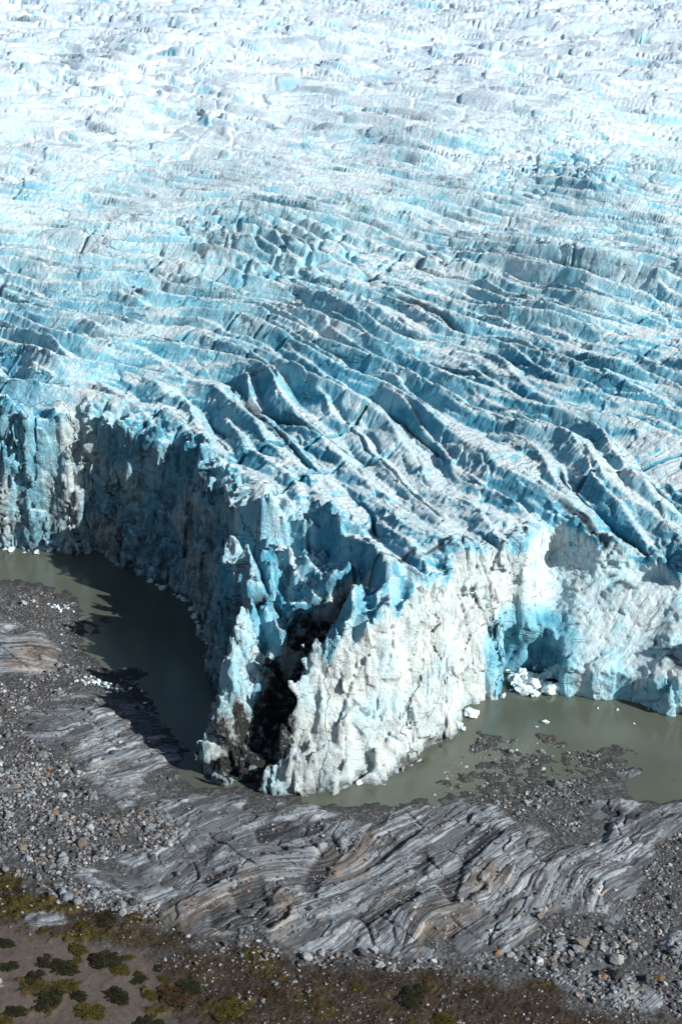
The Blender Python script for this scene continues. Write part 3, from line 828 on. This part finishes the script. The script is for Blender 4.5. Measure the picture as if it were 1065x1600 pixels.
    sd = sstep(-1.5, 1.0, field(SAND_PX) + 2.2 * nA + 0.6 * nB) * (1 - rock)
    ht = sstep(-1.5, 2.0, np.maximum(field(HEATH_PX), field(BANK_PX)) + 2.5 * nA + nB)
    ht = ht * (1 - rock * 0.85)
    vg = sstep(-0.7, 0.6, field(VEG_PX) + 1.2 * nA + 1.0 * nB)
    vg = np.maximum(vg, 0.8 * sstep(0.42, 0.6, nA + 0.3 * nC) * ht)
    wet = sstep(0.38, 0.02, z)
    wet = np.maximum(wet * (1 - 0.85 * rock), 0)
    dt = line_d(X, Y, TRACK)
    tm = sstep(3.4, 2.2, dt + 0.5 * nA)
    rut = tm * np.clip(0.5 + 0.5 * np.cos(dt * 5.2 + 0.6 * nA), 0, 1) * (0.5 + 0.8 * nC)
    sd = np.maximum(sd, tm); vg = vg * (1 - tm); ht = ht * (1 - tm) * (1 - sd * 0.8)
    z = z - 0.10 * rut * tm + 0.25 * vg * np.clip(0.6 + nB, 0, 1.3)
    rough = (1 - rock) * (1 - sd)
    z = z + rough * 0.11 * perlin2(X / 0.55, Y / 0.55, 121) * sstep(0.0, 0.5, z) + 0.05 * rough * nB
    V = np.stack([X, Y, z], -1).reshape(-1, 3)
    ny, nx = X.shape
    idx = np.arange(ny * nx).reshape(ny, nx)
    Q = np.stack([idx[:-1, :-1], idx[:-1, 1:], idx[1:, 1:], idx[1:, :-1]], -1).reshape(-1, 4)
    at = dict(rock=rock, dark=dk, ochre=oc, sand=sd, heath=ht, veg=vg, wet=wet, tone=tone, rut=np.clip(rut, 0, 1))
    at = {k: np.clip(a, 0, 1).ravel() for k, a in at.items()}
    o = mesh_obj('ground', V, Q, None, M_GROUND, True, at, {'fol': np.stack([v, u, 0 * v], -1).reshape(-1, 3)})
    tag(o, 'stony lake shore of banded grey bedrock, gravel, sand and heath', 'ground', kind='structure')
    F = {'z': z, 'rock': rock, 'sand': sd, 'heath': ht, 'veg': vg, 'dw': dw}

    def sample(x, y, key='z'):
        x = np.asarray(x, float); y = np.asarray(y, float)
        fi = np.clip(np.interp(y, yv, np.arange(len(yv))), 0, len(yv) - 1.001); fj = np.clip(np.interp(x / y, av, np.arange(len(av))), 0, len(av) - 1.001)
        i = fi.astype(int); j = fj.astype(int); a = fi - i; b = fj - j
        A = F[key]
        return (A[i, j] * (1 - a) + A[i + 1, j] * a) * (1 - b) + (A[i, j + 1] * (1 - a) + A[i + 1, j + 1] * a) * b
    return sample


GZ = build_ground()
print('ground done', round(time.time() - T0, 1))

# water sheet
wx, wy = 1500.0, 2450.0
o = mesh_obj('water', [(-wx, 60, 0), (wx, 60, 0), (wx, wy, 0), (-wx, wy, 0)], [(0, 1, 2, 3)], None, M_WATER, False)
tag(o, 'still grey-green silty meltwater between the ice cliff and the shore', 'water', kind='structure')


# ------------------------------------------------------------------ stones
def icosphere(sub):
    t = (1 + 5 ** .5) / 2
    v = [(-1, t, 0), (1, t, 0), (-1, -t, 0), (1, -t, 0), (0, -1, t), (0, 1, t), (0, -1, -t), (0, 1, -t), (t, 0, -1), (t, 0, 1), (-t, 0, -1), (-t, 0, 1)]
    f = [(0, 11, 5), (0, 5, 1), (0, 1, 7), (0, 7, 10), (0, 10, 11), (1, 5, 9), (5, 11, 4), (11, 10, 2), (10, 7, 6), (7, 1, 8), (3, 9, 4), (3, 4, 2), (3, 2, 6), (3, 6, 8), (3, 8, 9), (4, 9, 5), (2, 4, 11), (6, 2, 10), (8, 6, 7), (9, 8, 1)]
    v = [np.array(p) / np.linalg.norm(p) for p in v]
    for _ in range(sub):
        cache = {}; nf = []

        def mid(a, b):
            k = (min(a, b), max(a, b))
            if k not in cache:
                m = v[a] + v[b]; v.append(m / np.linalg.norm(m)); cache[k] = len(v) - 1
            return cache[k]
        for a, b, c in f:
            ab, bc, ca = mid(a, b), mid(b, c), mid(c, a)
            nf += [(a, ab, ca), (b, bc, ab), (c, ca, bc), (ab, bc, ca)]
        f = nf
    return np.array(v), np.array(f)


def rock_shape(sub, seed, cuts=9, lo=0.55, hi=0.95, rough=0.04):
    r = np.random.default_rng(seed)
    v, f = icosphere(sub)
    for _ in range(cuts):
        nrm = r.normal(size=3); nrm /= np.linalg.norm(nrm)
        d = r.uniform(lo, hi)
        s = v @ nrm
        over = s > d
        v[over] -= np.outer(s[over] - d, nrm)
    v += r.normal(size=v.shape) * rough
    v *= np.array([1, r.uniform(.65, .95), r.uniform(.55, .85)])
    return v.astype(F32), f.astype(np.int32)


TINTS = {'grey': (0.165, 0.178, 0.192), 'pale': (0.32, 0.33, 0.335), 'dark': (0.055, 0.057, 0.062), 'brown': (0.165, 0.138, 0.112), 'rusty': (0.20, 0.12, 0.07), 'pink': (0.29, 0.235, 0.215), 'blue-grey': (0.17, 0.20, 0.225)}
TNAMES = list(TINTS); TPROB = np.array([.36, .17, .20, .10, .008, .025, .13])

# field name, photo polygon, stones per square metre, median radius, spread
FIELDS = [
    ('in the boulder field on the left shore', [(-60, 1200), (60, 1180), (110, 1190), (150, 1250), (185, 1280), (250, 1250), (275, 1300), (262, 1325), (180, 1340), (110, 1372), (150, 1410), (200, 1425), (180, 1440), (90, 1410), (40, 1370), (-60, 1360)], 4.6, 0.23, 0.50),
    ('at the foot of the bedrock on the left shore', [(85, 1360), (180, 1395), (260, 1425), (245, 1445), (130, 1412), (75, 1385)], 5.5, 0.24, 0.5),
    ('on the gravel beach below the left ice cliff', [(-60, 915), (60, 918), (112, 935), (134, 955), (122, 1000), (145, 1040), (180, 1062), (130, 1078), (90, 1040), (104, 1010), (60, 985), (-60, 962)], 2.2, 0.14, 0.45),
    ('between the two left bedrock slabs', [(-60, 1060), (40, 1060), (100, 1035), (160, 1060), (210, 1075), (130, 1080), (30, 1110), (40, 1150), (110, 1190), (60, 1180), (-60, 1200)], 2.4, 0.18, 0.5),
    ('on the dark shoal in the right-hand water', [(742, 1145), (800, 1138), (870, 1152), (1000, 1188), (960, 1212), (860, 1242), (740, 1256), (665, 1240), (700, 1200)], 1.9, 0.13, 0.5),
    ('on the muddy gravel beside the right bedrock', [(700, 1250), (745, 1236), (830, 1230), (910, 1205), (945, 1222), (925, 1262), (905, 1290), (880, 1306), (800, 1280), (770, 1258)], 2.6, 0.16, 0.5),
    ('on the gravel at the right edge', [(1016, 1330), (1062, 1300), (1130, 1285), (1130, 1440), (1000, 1450), (960, 1438), (1012, 1390)], 2.5, 0.17, 0.5),
    ('in the rubble below the right bedrock', [(790, 1492), (845, 1475), (840, 1440), (872, 1420), (960, 1438), (1065, 1440), (1130, 1450), (1130, 1600), (1030, 1590), (930, 1570), (850, 1530), (760, 1515)], 2.8, 0.23, 0.52),
    ('along the lower edge of the central bedrock', [(400, 1452), (470, 1500), (560, 1490), (690, 1505), (790, 1492), (770, 1520), (700, 1522), (540, 1515), (430, 1505), (330, 1492), (320, 1470)], 2.6, 0.20, 0.52),
    ('on the brown heath at the bottom', [(330, 1492), (430, 1505), (540, 1515), (760, 1520), (930, 1575), (1130, 1620), (1130, 1680), (300, 1680), (290, 1560), (215, 1500)], 1.5, 0.10, 0.55),
    ('on the vegetated bank above the sand', [(-60, 1375), (40, 1380), (140, 1420), (260, 1445), (330, 1480), (200, 1490), (80, 1470), (-60, 1450)], 0.5, 0.14, 0.5),
    ('on the central bedrock', [(250, 1262), (650, 1275), (760, 1270), (880, 1320), (1000, 1330), (960, 1430), (700, 1490), (420, 1460), (180, 1390)], 0.7, 0.14, 0.5),
    ('in the shallow water by the left shore', [(120, 930), (190, 960), (200, 1010), (260, 1080), (262, 1140), (240, 1100), (150, 1040), (122, 1000), (136, 955)], 0.5, 0.14, 0.4),
    ('on the bedrock beside the left water', [(20, 1112), (130, 1080), (236, 1106), (288, 1150), (282, 1200), (190, 1262), (105, 1185)], 0.35, 0.16, 0.5),
]
stones = []      # x, y, r, tint index, field
for fi, (nm, pl, dens, rmed, spr) in enumerate(FIELDS):
    P = gpoly(pl, 1.0)
    bx0, by0 = P.min(0); bx1, by1 = P.max(0)
    n = int((bx1 - bx0) * (by1 - by0) * dens * 2.0)
    xs = RNG.uniform(bx0, bx1, n); ys = RNG.uniform(by0, by1, n)
    cl = fbm2(xs / 5, ys / 5, 130 + fi, 3)
    ok = (poly_sd(xs, ys, P) + 1.2 * cl > 0) & (cl + RNG.uniform(-.5, .75, n) > 0.12)
    xs, ys = xs[ok], ys[ok]
    r = np.clip(rmed * np.exp(RNG.normal(size=len(xs)) * spr), 0.06, 1.15)
    ti = RNG.choice(len(TNAMES), len(xs), p=TPROB / TPROB.sum())
    stones += [(a, b, c, d, fi) for a, b, c, d in zip(xs, ys, r, ti)]
stones = [s for s in stones if abs(s[0]) < 0.30 * s[1]]
stones.sort(key=lambda s: -s[2])
vis = [s for s in stones if abs(s[0]) < 0.226 * s[1] and s[1] > 174]
NAMED = [  # px, py, radius, colour, label
    (583, 1368, .6, 'grey', None), (822, 1250, .75, 'pale', 'rounded pale boulder lying alone on the dark mud near the white-grey bedrock'),
    (908, 1478, 1.35, 'brown', 'largest brown pointed boulder in the rubble at lower right'), (962, 1502, 1.3, 'pale', 'large pale angular boulder right of the biggest brown boulder'),
    (950, 1455, .95, 'grey', 'flat grey slab boulder just above the rubble at lower right'), (940, 1482, .9, 'blue-grey', 'blue-grey boulder beside the biggest brown boulder'),
    (1030, 1532, .9, 'rusty', 'rusty orange boulder near the lower right corner'), (778, 1490, .6, 'rusty', 'rusty round boulder at the lower edge of the central bedrock'),
    (980, 1473, .55, 'pink', 'pink boulder in the rubble at lower right'), (1010, 1535, .95, 'dark', 'dark boulder beside the rusty orange boulder'), (38, 941, 1.0, 'pale', 'larger pale boulder on the left gravel beach'),
    (52, 938, .8, 'pale', 'second pale boulder on the left gravel beach, right of the larger one'), (92, 1083, .9, 'grey', 'rounded grey boulder on the left bedrock slab'), (848, 1192, .5, 'pale', 'pale stone at the upper edge of the dark shoal'),
    (720, 1415, .55, 'pale', 'flat pale slab lying on the central bedrock'), (130, 1320, 1.1, 'brown', 'brown boulder in the middle of the left boulder field'), (118, 1332, .7, 'dark', 'dark boulder beside the brown one in the left boulder field'),
    (20, 1107, .6, 'pale', 'round pale boulder left of the left bedrock slab'), (480, 1498, .9, 'pale', 'pale boulder at the lower edge of the central bedrock'), (565, 1490, 1.0, 'dark', 'dark boulder at the lower edge of the central bedrock'), (585, 1487, .8, 'pale', 'pale boulder beside the dark one below the central bedrock'),
]
NAMED = [q for q in NAMED if q[4]]
N_IND = 300 - len(NAMED)
ind = vis[:N_IND]; ids = set(id(s) for s in ind); rest = [s for s in stones if id(s) not in ids]
PROTO = [rock_shape(2, 200 + k, 11, .5, .9, .025) for k in range(9)]
pmesh = []
for k, (v, f) in enumerate(PROTO):
    me = bpy.data.meshes.new('boulder'); me.from_pydata(v.tolist(), [], f.tolist()); me.materials.append(M_STONE); pmesh.append(me)


def place_boulder(x, y, r, tname, label, group, k):
    o = bpy.data.objects.new('boulder', pmesh[k % len(pmesh)])
    c = np.array(TINTS[tname]) * random.uniform(.8, 1.25)
    o.color = (*c, 1)
    z = max(float(GZ(x, y)), -0.25)
    o.location = (x, y, z + r * 0.22); o.scale = (r, r, r * random.uniform(.8, 1.05)); o.rotation_euler = (random.uniform(-.3, .3), random.uniform(-.3, .3), random.uniform(0, 6.28))
    COL.objects.link(o)
    tag(o, label, 'boulder', group)


for k, (px, py, r, tn, lab) in enumerate(NAMED):
    x, y = ground(px, py, 1.2); place_boulder(x, y, r, tn, lab, 'boulders on the shore', k)
for k, (x, y, r, ti, fi) in enumerate(ind):
    tn = TNAMES[ti]; size = 'large' if r > .62 else 'medium' if r > .48 else 'small'
    place_boulder(x, y, r, tn, f'{size} {tn} angular boulder {FIELDS[fi][0]}', 'boulders ' + FIELDS[fi][0], k + 3)

# gravel: everything smaller, one uncountable object
protos = [rock_shape(1, 300 + k, 6, .55, .95, .07) for k in range(14)]
R = np.array([(s[0], s[1], s[2]) for s in rest]); TI = np.array([s[3] for s in rest])
RZ = np.maximum(GZ(R[:, 0], R[:, 1]), -0.12)
VV, TT, CC = [], [], []; off = 0
tints = np.array([TINTS[t] for t in TNAMES])
pick = RNG.integers(0, len(protos), len(R))
for k, (pv, pf) in enumerate(protos):
    s = np.nonzero(pick == k)[0]
    m = len(s)
    if not m: continue
    a = RNG.uniform(0, 6.28, m); ca, sa = np.cos(a)[:, None], np.sin(a)[:, None]
    sc = R[s, 2][:, None]; szz = sc * RNG.uniform(.6, 1.0, (m, 1))
    x = (pv[None, :, 0] * ca - pv[None, :, 1] * sa) * sc + R[s, 0][:, None]
    y = (pv[None, :, 0] * sa + pv[None, :, 1] * ca) * sc + R[s, 1][:, None]
    z = pv[None, :, 2] * szz + (RZ[s] + 0.2 * R[s, 2])[:, None]
    VV.append(np.stack([x, y, z], -1).reshape(-1, 3)); nv = len(pv)
    TT.append((pf[None] + (np.arange(m) * nv)[:, None, None]).reshape(-1, 3) + off); off += m * nv
    c = tints[TI[s]] * RNG.uniform(.65, 1.3, (m, 1))
    CC.append(np.repeat(c, nv, 0))
o = mesh_obj('gravel', np.concatenate(VV), None, np.concatenate(TT), M_PEB, False, None, {'tint': np.concatenate(CC)})
tag(o, 'loose grey gravel and small stones scattered over the shore', 'gravel', kind='stuff')
print('stones', len(stones), round(time.time() - T0, 1))

# ------------------------------------------------------------------ ice blocks in and beside the water
BM = []
for k in range(7):
    v, f = rock_shape(3, 400 + k, 14, .45, .9, .012)
    vn = perlin3(v[:, 0] * 2.2, v[:, 1] * 2.2, v[:, 2] * 2.2, k)
    v = v * (1 + 0.35 * vn[:, None])
    me = bpy.data.meshes.new('ice_block'); me.from_pydata(v.tolist(), [], f.tolist()); me.materials.append(M_BERG); BM.append(me)


def ice_block(x, y, z, r, label, group, k, sq=0.8, cat='ice block'):
    o = bpy.data.objects.new('ice_block', BM[k % len(BM)])
    o.location = (x, y, z); o.scale = (r, r * random.uniform(.8, 1.1), r * sq); o.rotation_euler = (random.uniform(-.4, .4), random.uniform(-.4, .4), random.uniform(0, 6.28))
    COL.objects.link(o); tag(o, label, cat, group)


BERGS = [(734, 1116, 1.7, 'largest white ice block floating right of the lit ice cliff'), (712, 1134, 1.3, 'blue-white ice block below the largest floating one at the lit cliff foot'), (704, 1142, .9, 'small ice block on the dark silt tongue at the lit cliff foot'),
         (722, 1140, .8, 'small ice block in the water just below the cliff-foot blocks'), (700, 1152, .7, 'lowest small ice block on the dark silt tongue'), (852, 1129, .75, 'lone flat ice floe in the middle of the right-hand water'), (838, 1136, .42, 'small white ice chip left of the lone flat floe'),
         (878, 1080, .95, 'flat ice block floating right of the collapsed ice pile'), (933, 1107, .28, 'tiny ice chip floating below the right ice apron'), (964, 1110, .4, 'tiny flat ice chip below the right ice apron, right of the other'), (1012, 1108, .25, 'tiny ice chip near the right edge of the water'),
         (990, 1131, .3, 'tiny ice chip between the right shoal and the apron'), (786, 1088, .7, 'flat ice piece left of the collapsed ice pile'), (203, 1078, .65, 'round white ice lump at the left water edge'), (227, 1100, .5, 'white ice lump at the edge of the left bedrock'), (196, 1046, .5, 'small ice piece in the shadowed left water'),
         (560, 1225, .8, 'white ice lump at the tip of the glacier'), (610, 1192, 1.0, 'white ice block at the foot of the lit face'), (626, 1186, .8, 'white ice block right of the other at the foot of the lit face'), (632, 1180, .6, 'smallest white ice block at the foot of the lit face'), (325, 1202, .6, 'pale ice lump at the foot of the dark fin')]
for k, (px, py, r, lab) in enumerate(BERGS):
    x, y = ground(px, py); ice_block(x, y, 0.18 * r + max(0, float(GZ(x, y))) * .8, r, lab, 'floating and stranded ice', k)
# collapsed pile in the cave mouth
for k in range(46):
    px = random.gauss(826, 22); py = 1085 - abs(random.gauss(0, 15)) + random.uniform(-3, 3)
    r = random.choice((.3, .4, .5, .7, .9, 1.3, 2.1)) * random.uniform(.8, 1.15)
    px = min(870, max(785, px))
    x, y = ground(px, py)
    ice_block(x, y, max(0.2 * r, (1085 - py) * 0.045), r, 'jagged blue-white block in the collapsed ice pile below the cave', 'collapsed ice pile below the cave', k)
for k in range(22):
    px = random.uniform(800, 868); py = 1058 + random.uniform(-8, 8); r = random.uniform(.7, 1.5)
    x, y = ground(px, py, 1.0)
    ice_block(x, y, .5 + .4 * r, r, 'jagged blue-white block in the collapsed ice pile below the cave', 'collapsed ice pile below the cave', k + 2)
# broken ice at the foot of the left cliff
for k in range(26):
    px = random.uniform(-5, 112); py = 864 - 6 * abs((px - 52) / 60) + random.uniform(-5, 3); x, y = ground(px, py)
    ice_block(x, y, .2, random.uniform(.4, 1.0), 'small white ice chunk at the foot of the left ice cliff', 'ice chunks at the foot of the left cliff', k)
for k in range(34):
    px = random.gauss(158, 17); py = 1066 + (px - 150) * .22 + random.gauss(0, 3.5); x, y = ground(px, py, .8); r = random.uniform(.25, .6)
    ice_block(x, y, float(GZ(x, y)) + .25 * r, r, 'small white stranded ice lump on the left shore above the bedrock', 'stranded ice lumps on the left shore', k)
for k in range(14):
    px = random.gauss(92, 9); py = 948 + random.gauss(0, 2.5); x, y = ground(px, py, .8); r = random.uniform(.25, .55)
    ice_block(x, y, float(GZ(x, y)) + .2 * r, r, 'small melting ice lump on the left gravel beach', 'melting ice lumps on the left beach', k)
for k in range(22):
    px, py = random.choice([(random.uniform(215, 300), 0), (random.uniform(300, 340), 1)])
    py = 893 + (px - 215) * .55 if py == 0 else 945 + (px - 300) * 2.2
    x, y = ground(px - 3, py + 4); ice_block(x, y, .25, random.uniform(.5, 1.1), 'blue-white ice chunk at the shaded foot of the cove wall', 'ice chunks along the shaded cove wall', k)

# ------------------------------------------------------------------ shrubs
LEAF = {'dark': leaf_material('dark_leaves', (0.009, 0.011, 0.006), (0.020, 0.022, 0.009), (0.042, 0.036, 0.012)),
        'olive': leaf_material('olive_leaves', (0.024, 0.026, 0.006), (0.058, 0.050, 0.010), (0.10, 0.078, 0.015)),
        'brown': leaf_material('brown_leaves', (0.022, 0.013, 0.008), (0.050, 0.030, 0.014), (0.09, 0.055, 0.02))}


def shrub_mesh(kind, seed):
    r = np.random.default_rng(seed)
    n = 2600
    ang = r.uniform(0, 2 * np.pi, n); rad = np.sqrt(r.uniform(0, 1, n))
    lob = 1 + .34 * perlin2(np.cos(ang) * 1.7 + seed * 5, np.sin(ang) * 1.7, 33) + .20 * np.sin(ang * 2 + r.uniform(0, 6)) +   .20 * np.sin(ang * 3 + r.uniform(0, 6)) + .15 * np.sin(ang * 7 + r.uniform(0, 6))
    mx = np.array([0, *r.uniform(-.62, .62, 5)]); my = np.array([0, *r.uniform(-.5, .5, 5)]); mr_ = np.array([.55, *r.uniform(.22, .48, 5)])
    pk_ = r.choice(6, n, p=mr_ ** 2 / (mr_ ** 2).sum())
    hx = np.cos(ang) * rad * lob * mr_[pk_] + mx[pk_]; hy = np.sin(ang) * rad * lob * mr_[pk_] + my[pk_]
    bump = perlin2(hx * 3.2 + seed, hy * 3.2, 9) * .16
    top = .62 * mr_[pk_] * np.sqrt(np.clip(1 - rad ** 2.4, 0, 1)) + .04 + bump * (1 - rad * .6)
    hz = np.maximum(0.01, top * (1 - .25 * r.uniform(0, 1, n) ** 2))
    V = []; Qs = []
    c = np.stack([hx, hy, hz], 1)
    d1 = r.normal(size=(n, 3)); d1[:, 2] *= .6; d1 /= np.linalg.norm(d1, axis=1)[:, None]
    d2 = np.cross(d1, r.normal(size=(n, 3))); d2 /= np.linalg.norm(d2, axis=1)[:, None]
    s = r.uniform(.035, .075, n)[:, None]
    V = np.stack([c - d1 * s, c - d2 * s * .5, c + d1 * s, c + d2 * s * .5], 1).reshape(-1, 3)
    Qs = np.arange(4 * n).reshape(n, 4)
    # woody mound the leaves sit on
    v, f = icosphere(3)
    a = np.arctan2(v[:, 1], v[:, 0]); rr = np.hypot(v[:, 0], v[:, 1])
    v2 = v * np.array([.46, .46, .22]); v2[:, 2] += .08 * perlin2(v[:, 0] * 3.2 + seed, v[:, 1] * 3.2, 9) * (v[:, 2] > 0)
    T = f + len(V)
    V = np.concatenate([V, v2])
    me_o = mesh_obj('shrub', V, Qs, T, LEAF[kind], False)
    return me_o


SHRUBS = [  # px, py, half width px, kind, label
    (68, 1504, 15, 'dark', 'round dark shrub alone on the pale sand above the track bend'), (20, 1512, 15, 'dark', 'dark flat shrub on the sand left of the lone round shrub'), (104, 1512, 22, 'dark', 'wide dark shrub beside an olive one in the middle of the sand'),
    (119, 1503, 12, 'olive', 'olive shrub touching the wide dark shrub in the middle of the sand'), (158, 1500, 25, 'dark', 'long low dark shrub in the upper right of the sand'), (118, 1484, 16, 'olive', 'flat olive shrub at the upper edge of the sand'), (184, 1514, 13, 'olive', 'olive green shrub below the right end of the long low shrub'),
    (196, 1520, 11, 'olive', 'small olive shrub right of its neighbour near the white stones'), (204, 1496, 9, 'olive', 'small yellow-olive shrub on sand near the gravel edge'), (220, 1530, 13, 'dark', 'small dark shrub under the brownish one beside the gravel'), (215, 1520, 8, 'brown', 'small brownish shrub above a dark one beside the gravel'),
    (256, 1530, 10, 'olive', 'yellow round shrub at the edge of the heath'), (246, 1512, 9, 'dark', 'little dark shrub at the gravel edge above the yellow shrub'), (300, 1544, 20, 'dark', 'large dark shrub with stones behind it on the heath'), (188, 1558, 19, 'dark', 'large dark shrub right of the sand track'), (82, 1562, 24, 'dark', 'largest round dark shrub left of the sand track'),
    (122, 1554, 14, 'dark', 'dark round shrub between the largest shrub and the track'), (98, 1543, 20, 'olive', 'wide olive shrub behind the largest round shrub'), (50, 1529, 16, 'dark', 'dark narrow shrub in front of the pale sand at left'), (148, 1584, 24, 'olive', 'wide green shrub at the bottom beside the track'), (30, 1582, 16, 'dark', 'dark shrub near the lower left corner'),
    (12, 1594, 14, 'olive', 'olive shrub in the lower left corner'), (232, 1552, 14, 'olive', 'yellow-green shrub left of the dark heath shrub'), (265, 1556, 22, 'brown', 'broad brown shrub left of the large heath shrub'), (220, 1597, 14, 'dark', 'dark shrub at the bottom edge right of the track'), (248, 1600, 14, 'dark', 'second dark shrub at the bottom edge right of the track'),
    (10, 1475, 16, 'dark', 'dark flat shrub at the left edge of the upper sand'), (170, 1434, 22, 'dark', 'dark green shrub at the foot of the left bedrock'), (205, 1428, 14, 'olive', 'olive shrub leaning on the foot of the left bedrock'), (130, 1448, 14, 'olive', 'olive shrub beside the small grey outcrop'), (66, 1456, 11, 'olive', 'small olive shrub below the grey outcrop'),
    (12, 1384, 12, 'olive', 'flat olive shrub at the left edge above the mustard grass'), (32, 1390, 10, 'brown', 'brown shrub near the top of the left bank'), (365, 1580, 24, 'olive', 'broad olive shrub on the bottom heath'), (345, 1562, 10, 'dark', 'small dark shrub above the broad olive heath shrub'), (420, 1552, 14, 'brown', 'brown heath shrub in the middle of the bottom'),
    (640, 1558, 22, 'dark', 'dark low shrub on the brown heath at bottom centre'), (560, 1545, 12, 'olive', 'small olive shrub on the heath at bottom centre'), (700, 1595, 18, 'olive', 'olive shrub at the bottom edge right of centre'), (726, 1552, 10, 'dark', 'small dark shrub on the heath right of centre')]
shr = {}
for kind in LEAF:
    shr[kind] = [shrub_mesh(kind, s) for s in (1, 2, 3)]
used = set()
for k, (px, py, hw, kind, lab) in enumerate(SHRUBS):
    src = shr[kind][k % 3]
    if src.name in used:
        o = src.copy(); COL.objects.link(o)
    else:
        o = src; used.add(src.name)
    x, y = ground(px, py + 2, 1.2)
    r = hw / 11.2
    o.location = (x, y, float(GZ(x, y)) - .03); o.scale = (r * 1.5, r * random.uniform(1.0, 1.4), r * random.uniform(.55, .8)); o.rotation_euler = (0, 0, random.uniform(-.5, .5) + (3.14 if k % 2 else 0))
    tag(o, lab, 'shrub', 'low shrubs on the sandy bank')
for kind in shr:
    for o in shr[kind]:
        if o.name not in used: bpy.data.objects.remove(o)

# tufts of grass over the mossy patches
n = 110000
gx = RNG.uniform(-62, 62, n); gy = RNG.uniform(166, 215, n)
ok = (np.abs(gx) < .28 * gy) & ((GZ(gx, gy, 'veg') > .45) | ((GZ(gx, gy, 'heath') > .5) & (fbm2(gx / 3, gy / 3, 140, 3) + RNG.uniform(-.5, .5, n) > .35)))
gx, gy = gx[ok], gy[ok]; m = len(gx); gz = GZ(gx, gy)
a = RNG.uniform(0, 6.28, m); hh = RNG.uniform(.12, .34, m); w = RNG.uniform(.03, .07, m); lx = RNG.normal(size=m) * .12; ly = RNG.normal(size=m) * .12
V = np.stack([np.stack([gx - w * np.cos(a), gy - w * np.sin(a), gz - .03], 1), np.stack([gx + w * np.cos(a), gy + w * np.sin(a), gz - .03], 1), np.stack([gx + lx, gy + ly, gz + hh], 1)], 1).reshape(-1, 3)
gm = NT('heath_grass')
o = mesh_obj('heath_grass', V, None, np.arange(3 * m).reshape(m, 3), gm.finish(gm.ramp(gm.noise(gm.pos(), .5, 4, .7), [(.3, (.02, .02, .008)), (.5, (.05, .04, .010)), (.7, (.09, .066, .015))]), .8, .15), False)
tag(o, 'low mustard and olive grass growing on the sandy bank', 'grass', kind='stuff')

# ------------------------------------------------------------------ board at the left edge of the sand
def box(cx, cy, cz, sx, sy, sz):
    v = [(cx + a * sx, cy + b * sy, cz + c * sz) for a in (-.5, .5) for b in (-.5, .5) for c in (-.5, .5)]
    return v, [(0, 1, 3, 2), (4, 6, 7, 5), (0, 4, 5, 1), (2, 3, 7, 6), (0, 2, 6, 4), (1, 5, 7, 3)]


tx, ty = ground(-6, 1547, 1.0)
root = bpy.data.objects.new('picnic_table', None); COL.objects.link(root)
root.location = (tx, ty, float(GZ(tx, ty))); root.rotation_euler = (0, 0, .35)
tag(root, 'blue-grey flat topped table with pale side board, cut off by the left edge', 'table')
mt = flat_material('blue_grey_board', (.30, .38, .43)); mw = flat_material('pale_wood', (.28, .25, .20))
v, f = box(0, 0, .78, 1.9, .85, .06); mesh_obj('tabletop', v, f, None, mt, False, parent=root)
for sy in (-.72, .72):
    v, f = box(0, sy, .45, 1.9, .28, .05); mesh_obj('bench_seat', v, f, None, mw, False, parent=root)
for sx in (-.7, .7):
    v, f = box(sx, 0, .37, .09, .7, .74); mesh_obj('leg', v, f, None, mw, False, parent=root)
    v, f = box(sx, 0, .38, .06, 1.6, .07); mesh_obj('crossbar', v, f, None, mw, False, parent=root)

# ------------------------------------------------------------------ light, sky, camera
SUN_EL = math.radians(32)
sx, sy = 0.865, -0.50
ln = math.hypot(sx, sy)
dirv = (sx / ln * math.cos(SUN_EL), sy / ln * math.cos(SUN_EL), math.sin(SUN_EL))
from mathutils import Vector
sl = bpy.data.lights.new('sun', 'SUN'); sl.energy = 4.6; sl.angle = math.radians(.5); sl.color = (1.0, .968, .915)
so = bpy.data.objects.new('sun', sl); COL.objects.link(so)
so.rotation_euler = Vector(dirv).to_track_quat('Z', 'Y').to_euler(); so.location = (200, -100, 300)
w = bpy.data.worlds.new('World'); scene.world = w; w.use_nodes = True
nt = w.node_tree; bg = nt.nodes['Background']
sk = nt.nodes.new('ShaderNodeTexSky'); sk.sky_type = 'NISHITA'; sk.sun_disc = False
sk.sun_elevation = SUN_EL; sk.sun_rotation = math.atan2(dirv[0], dirv[1])
nt.links.new(sk.outputs[0], bg.inputs[0]); bg.inputs[1].default_value = 0.05
cd = bpy.data.cameras.new('camera'); co = bpy.data.objects.new('camera', cd); COL.objects.link(co)
co.location = (0, 0, CAM_Z); co.rotation_euler = (math.pi / 2 - PITCH, 0, 0)
cd.sensor_fit = 'VERTICAL'; cd.sensor_height = 36.0; cd.lens = FPX / 1600 * 36.0; cd.clip_start = 1; cd.clip_end = 8000
scene.camera = co
vs_ = scene.view_settings; vs_.view_transform = 'Standard'; vs_.look = 'None'; vs_.exposure = 0.55; vs_.gamma = 1; vs_.use_curve_mapping = False
print('script done', round(time.time() - T0, 1))
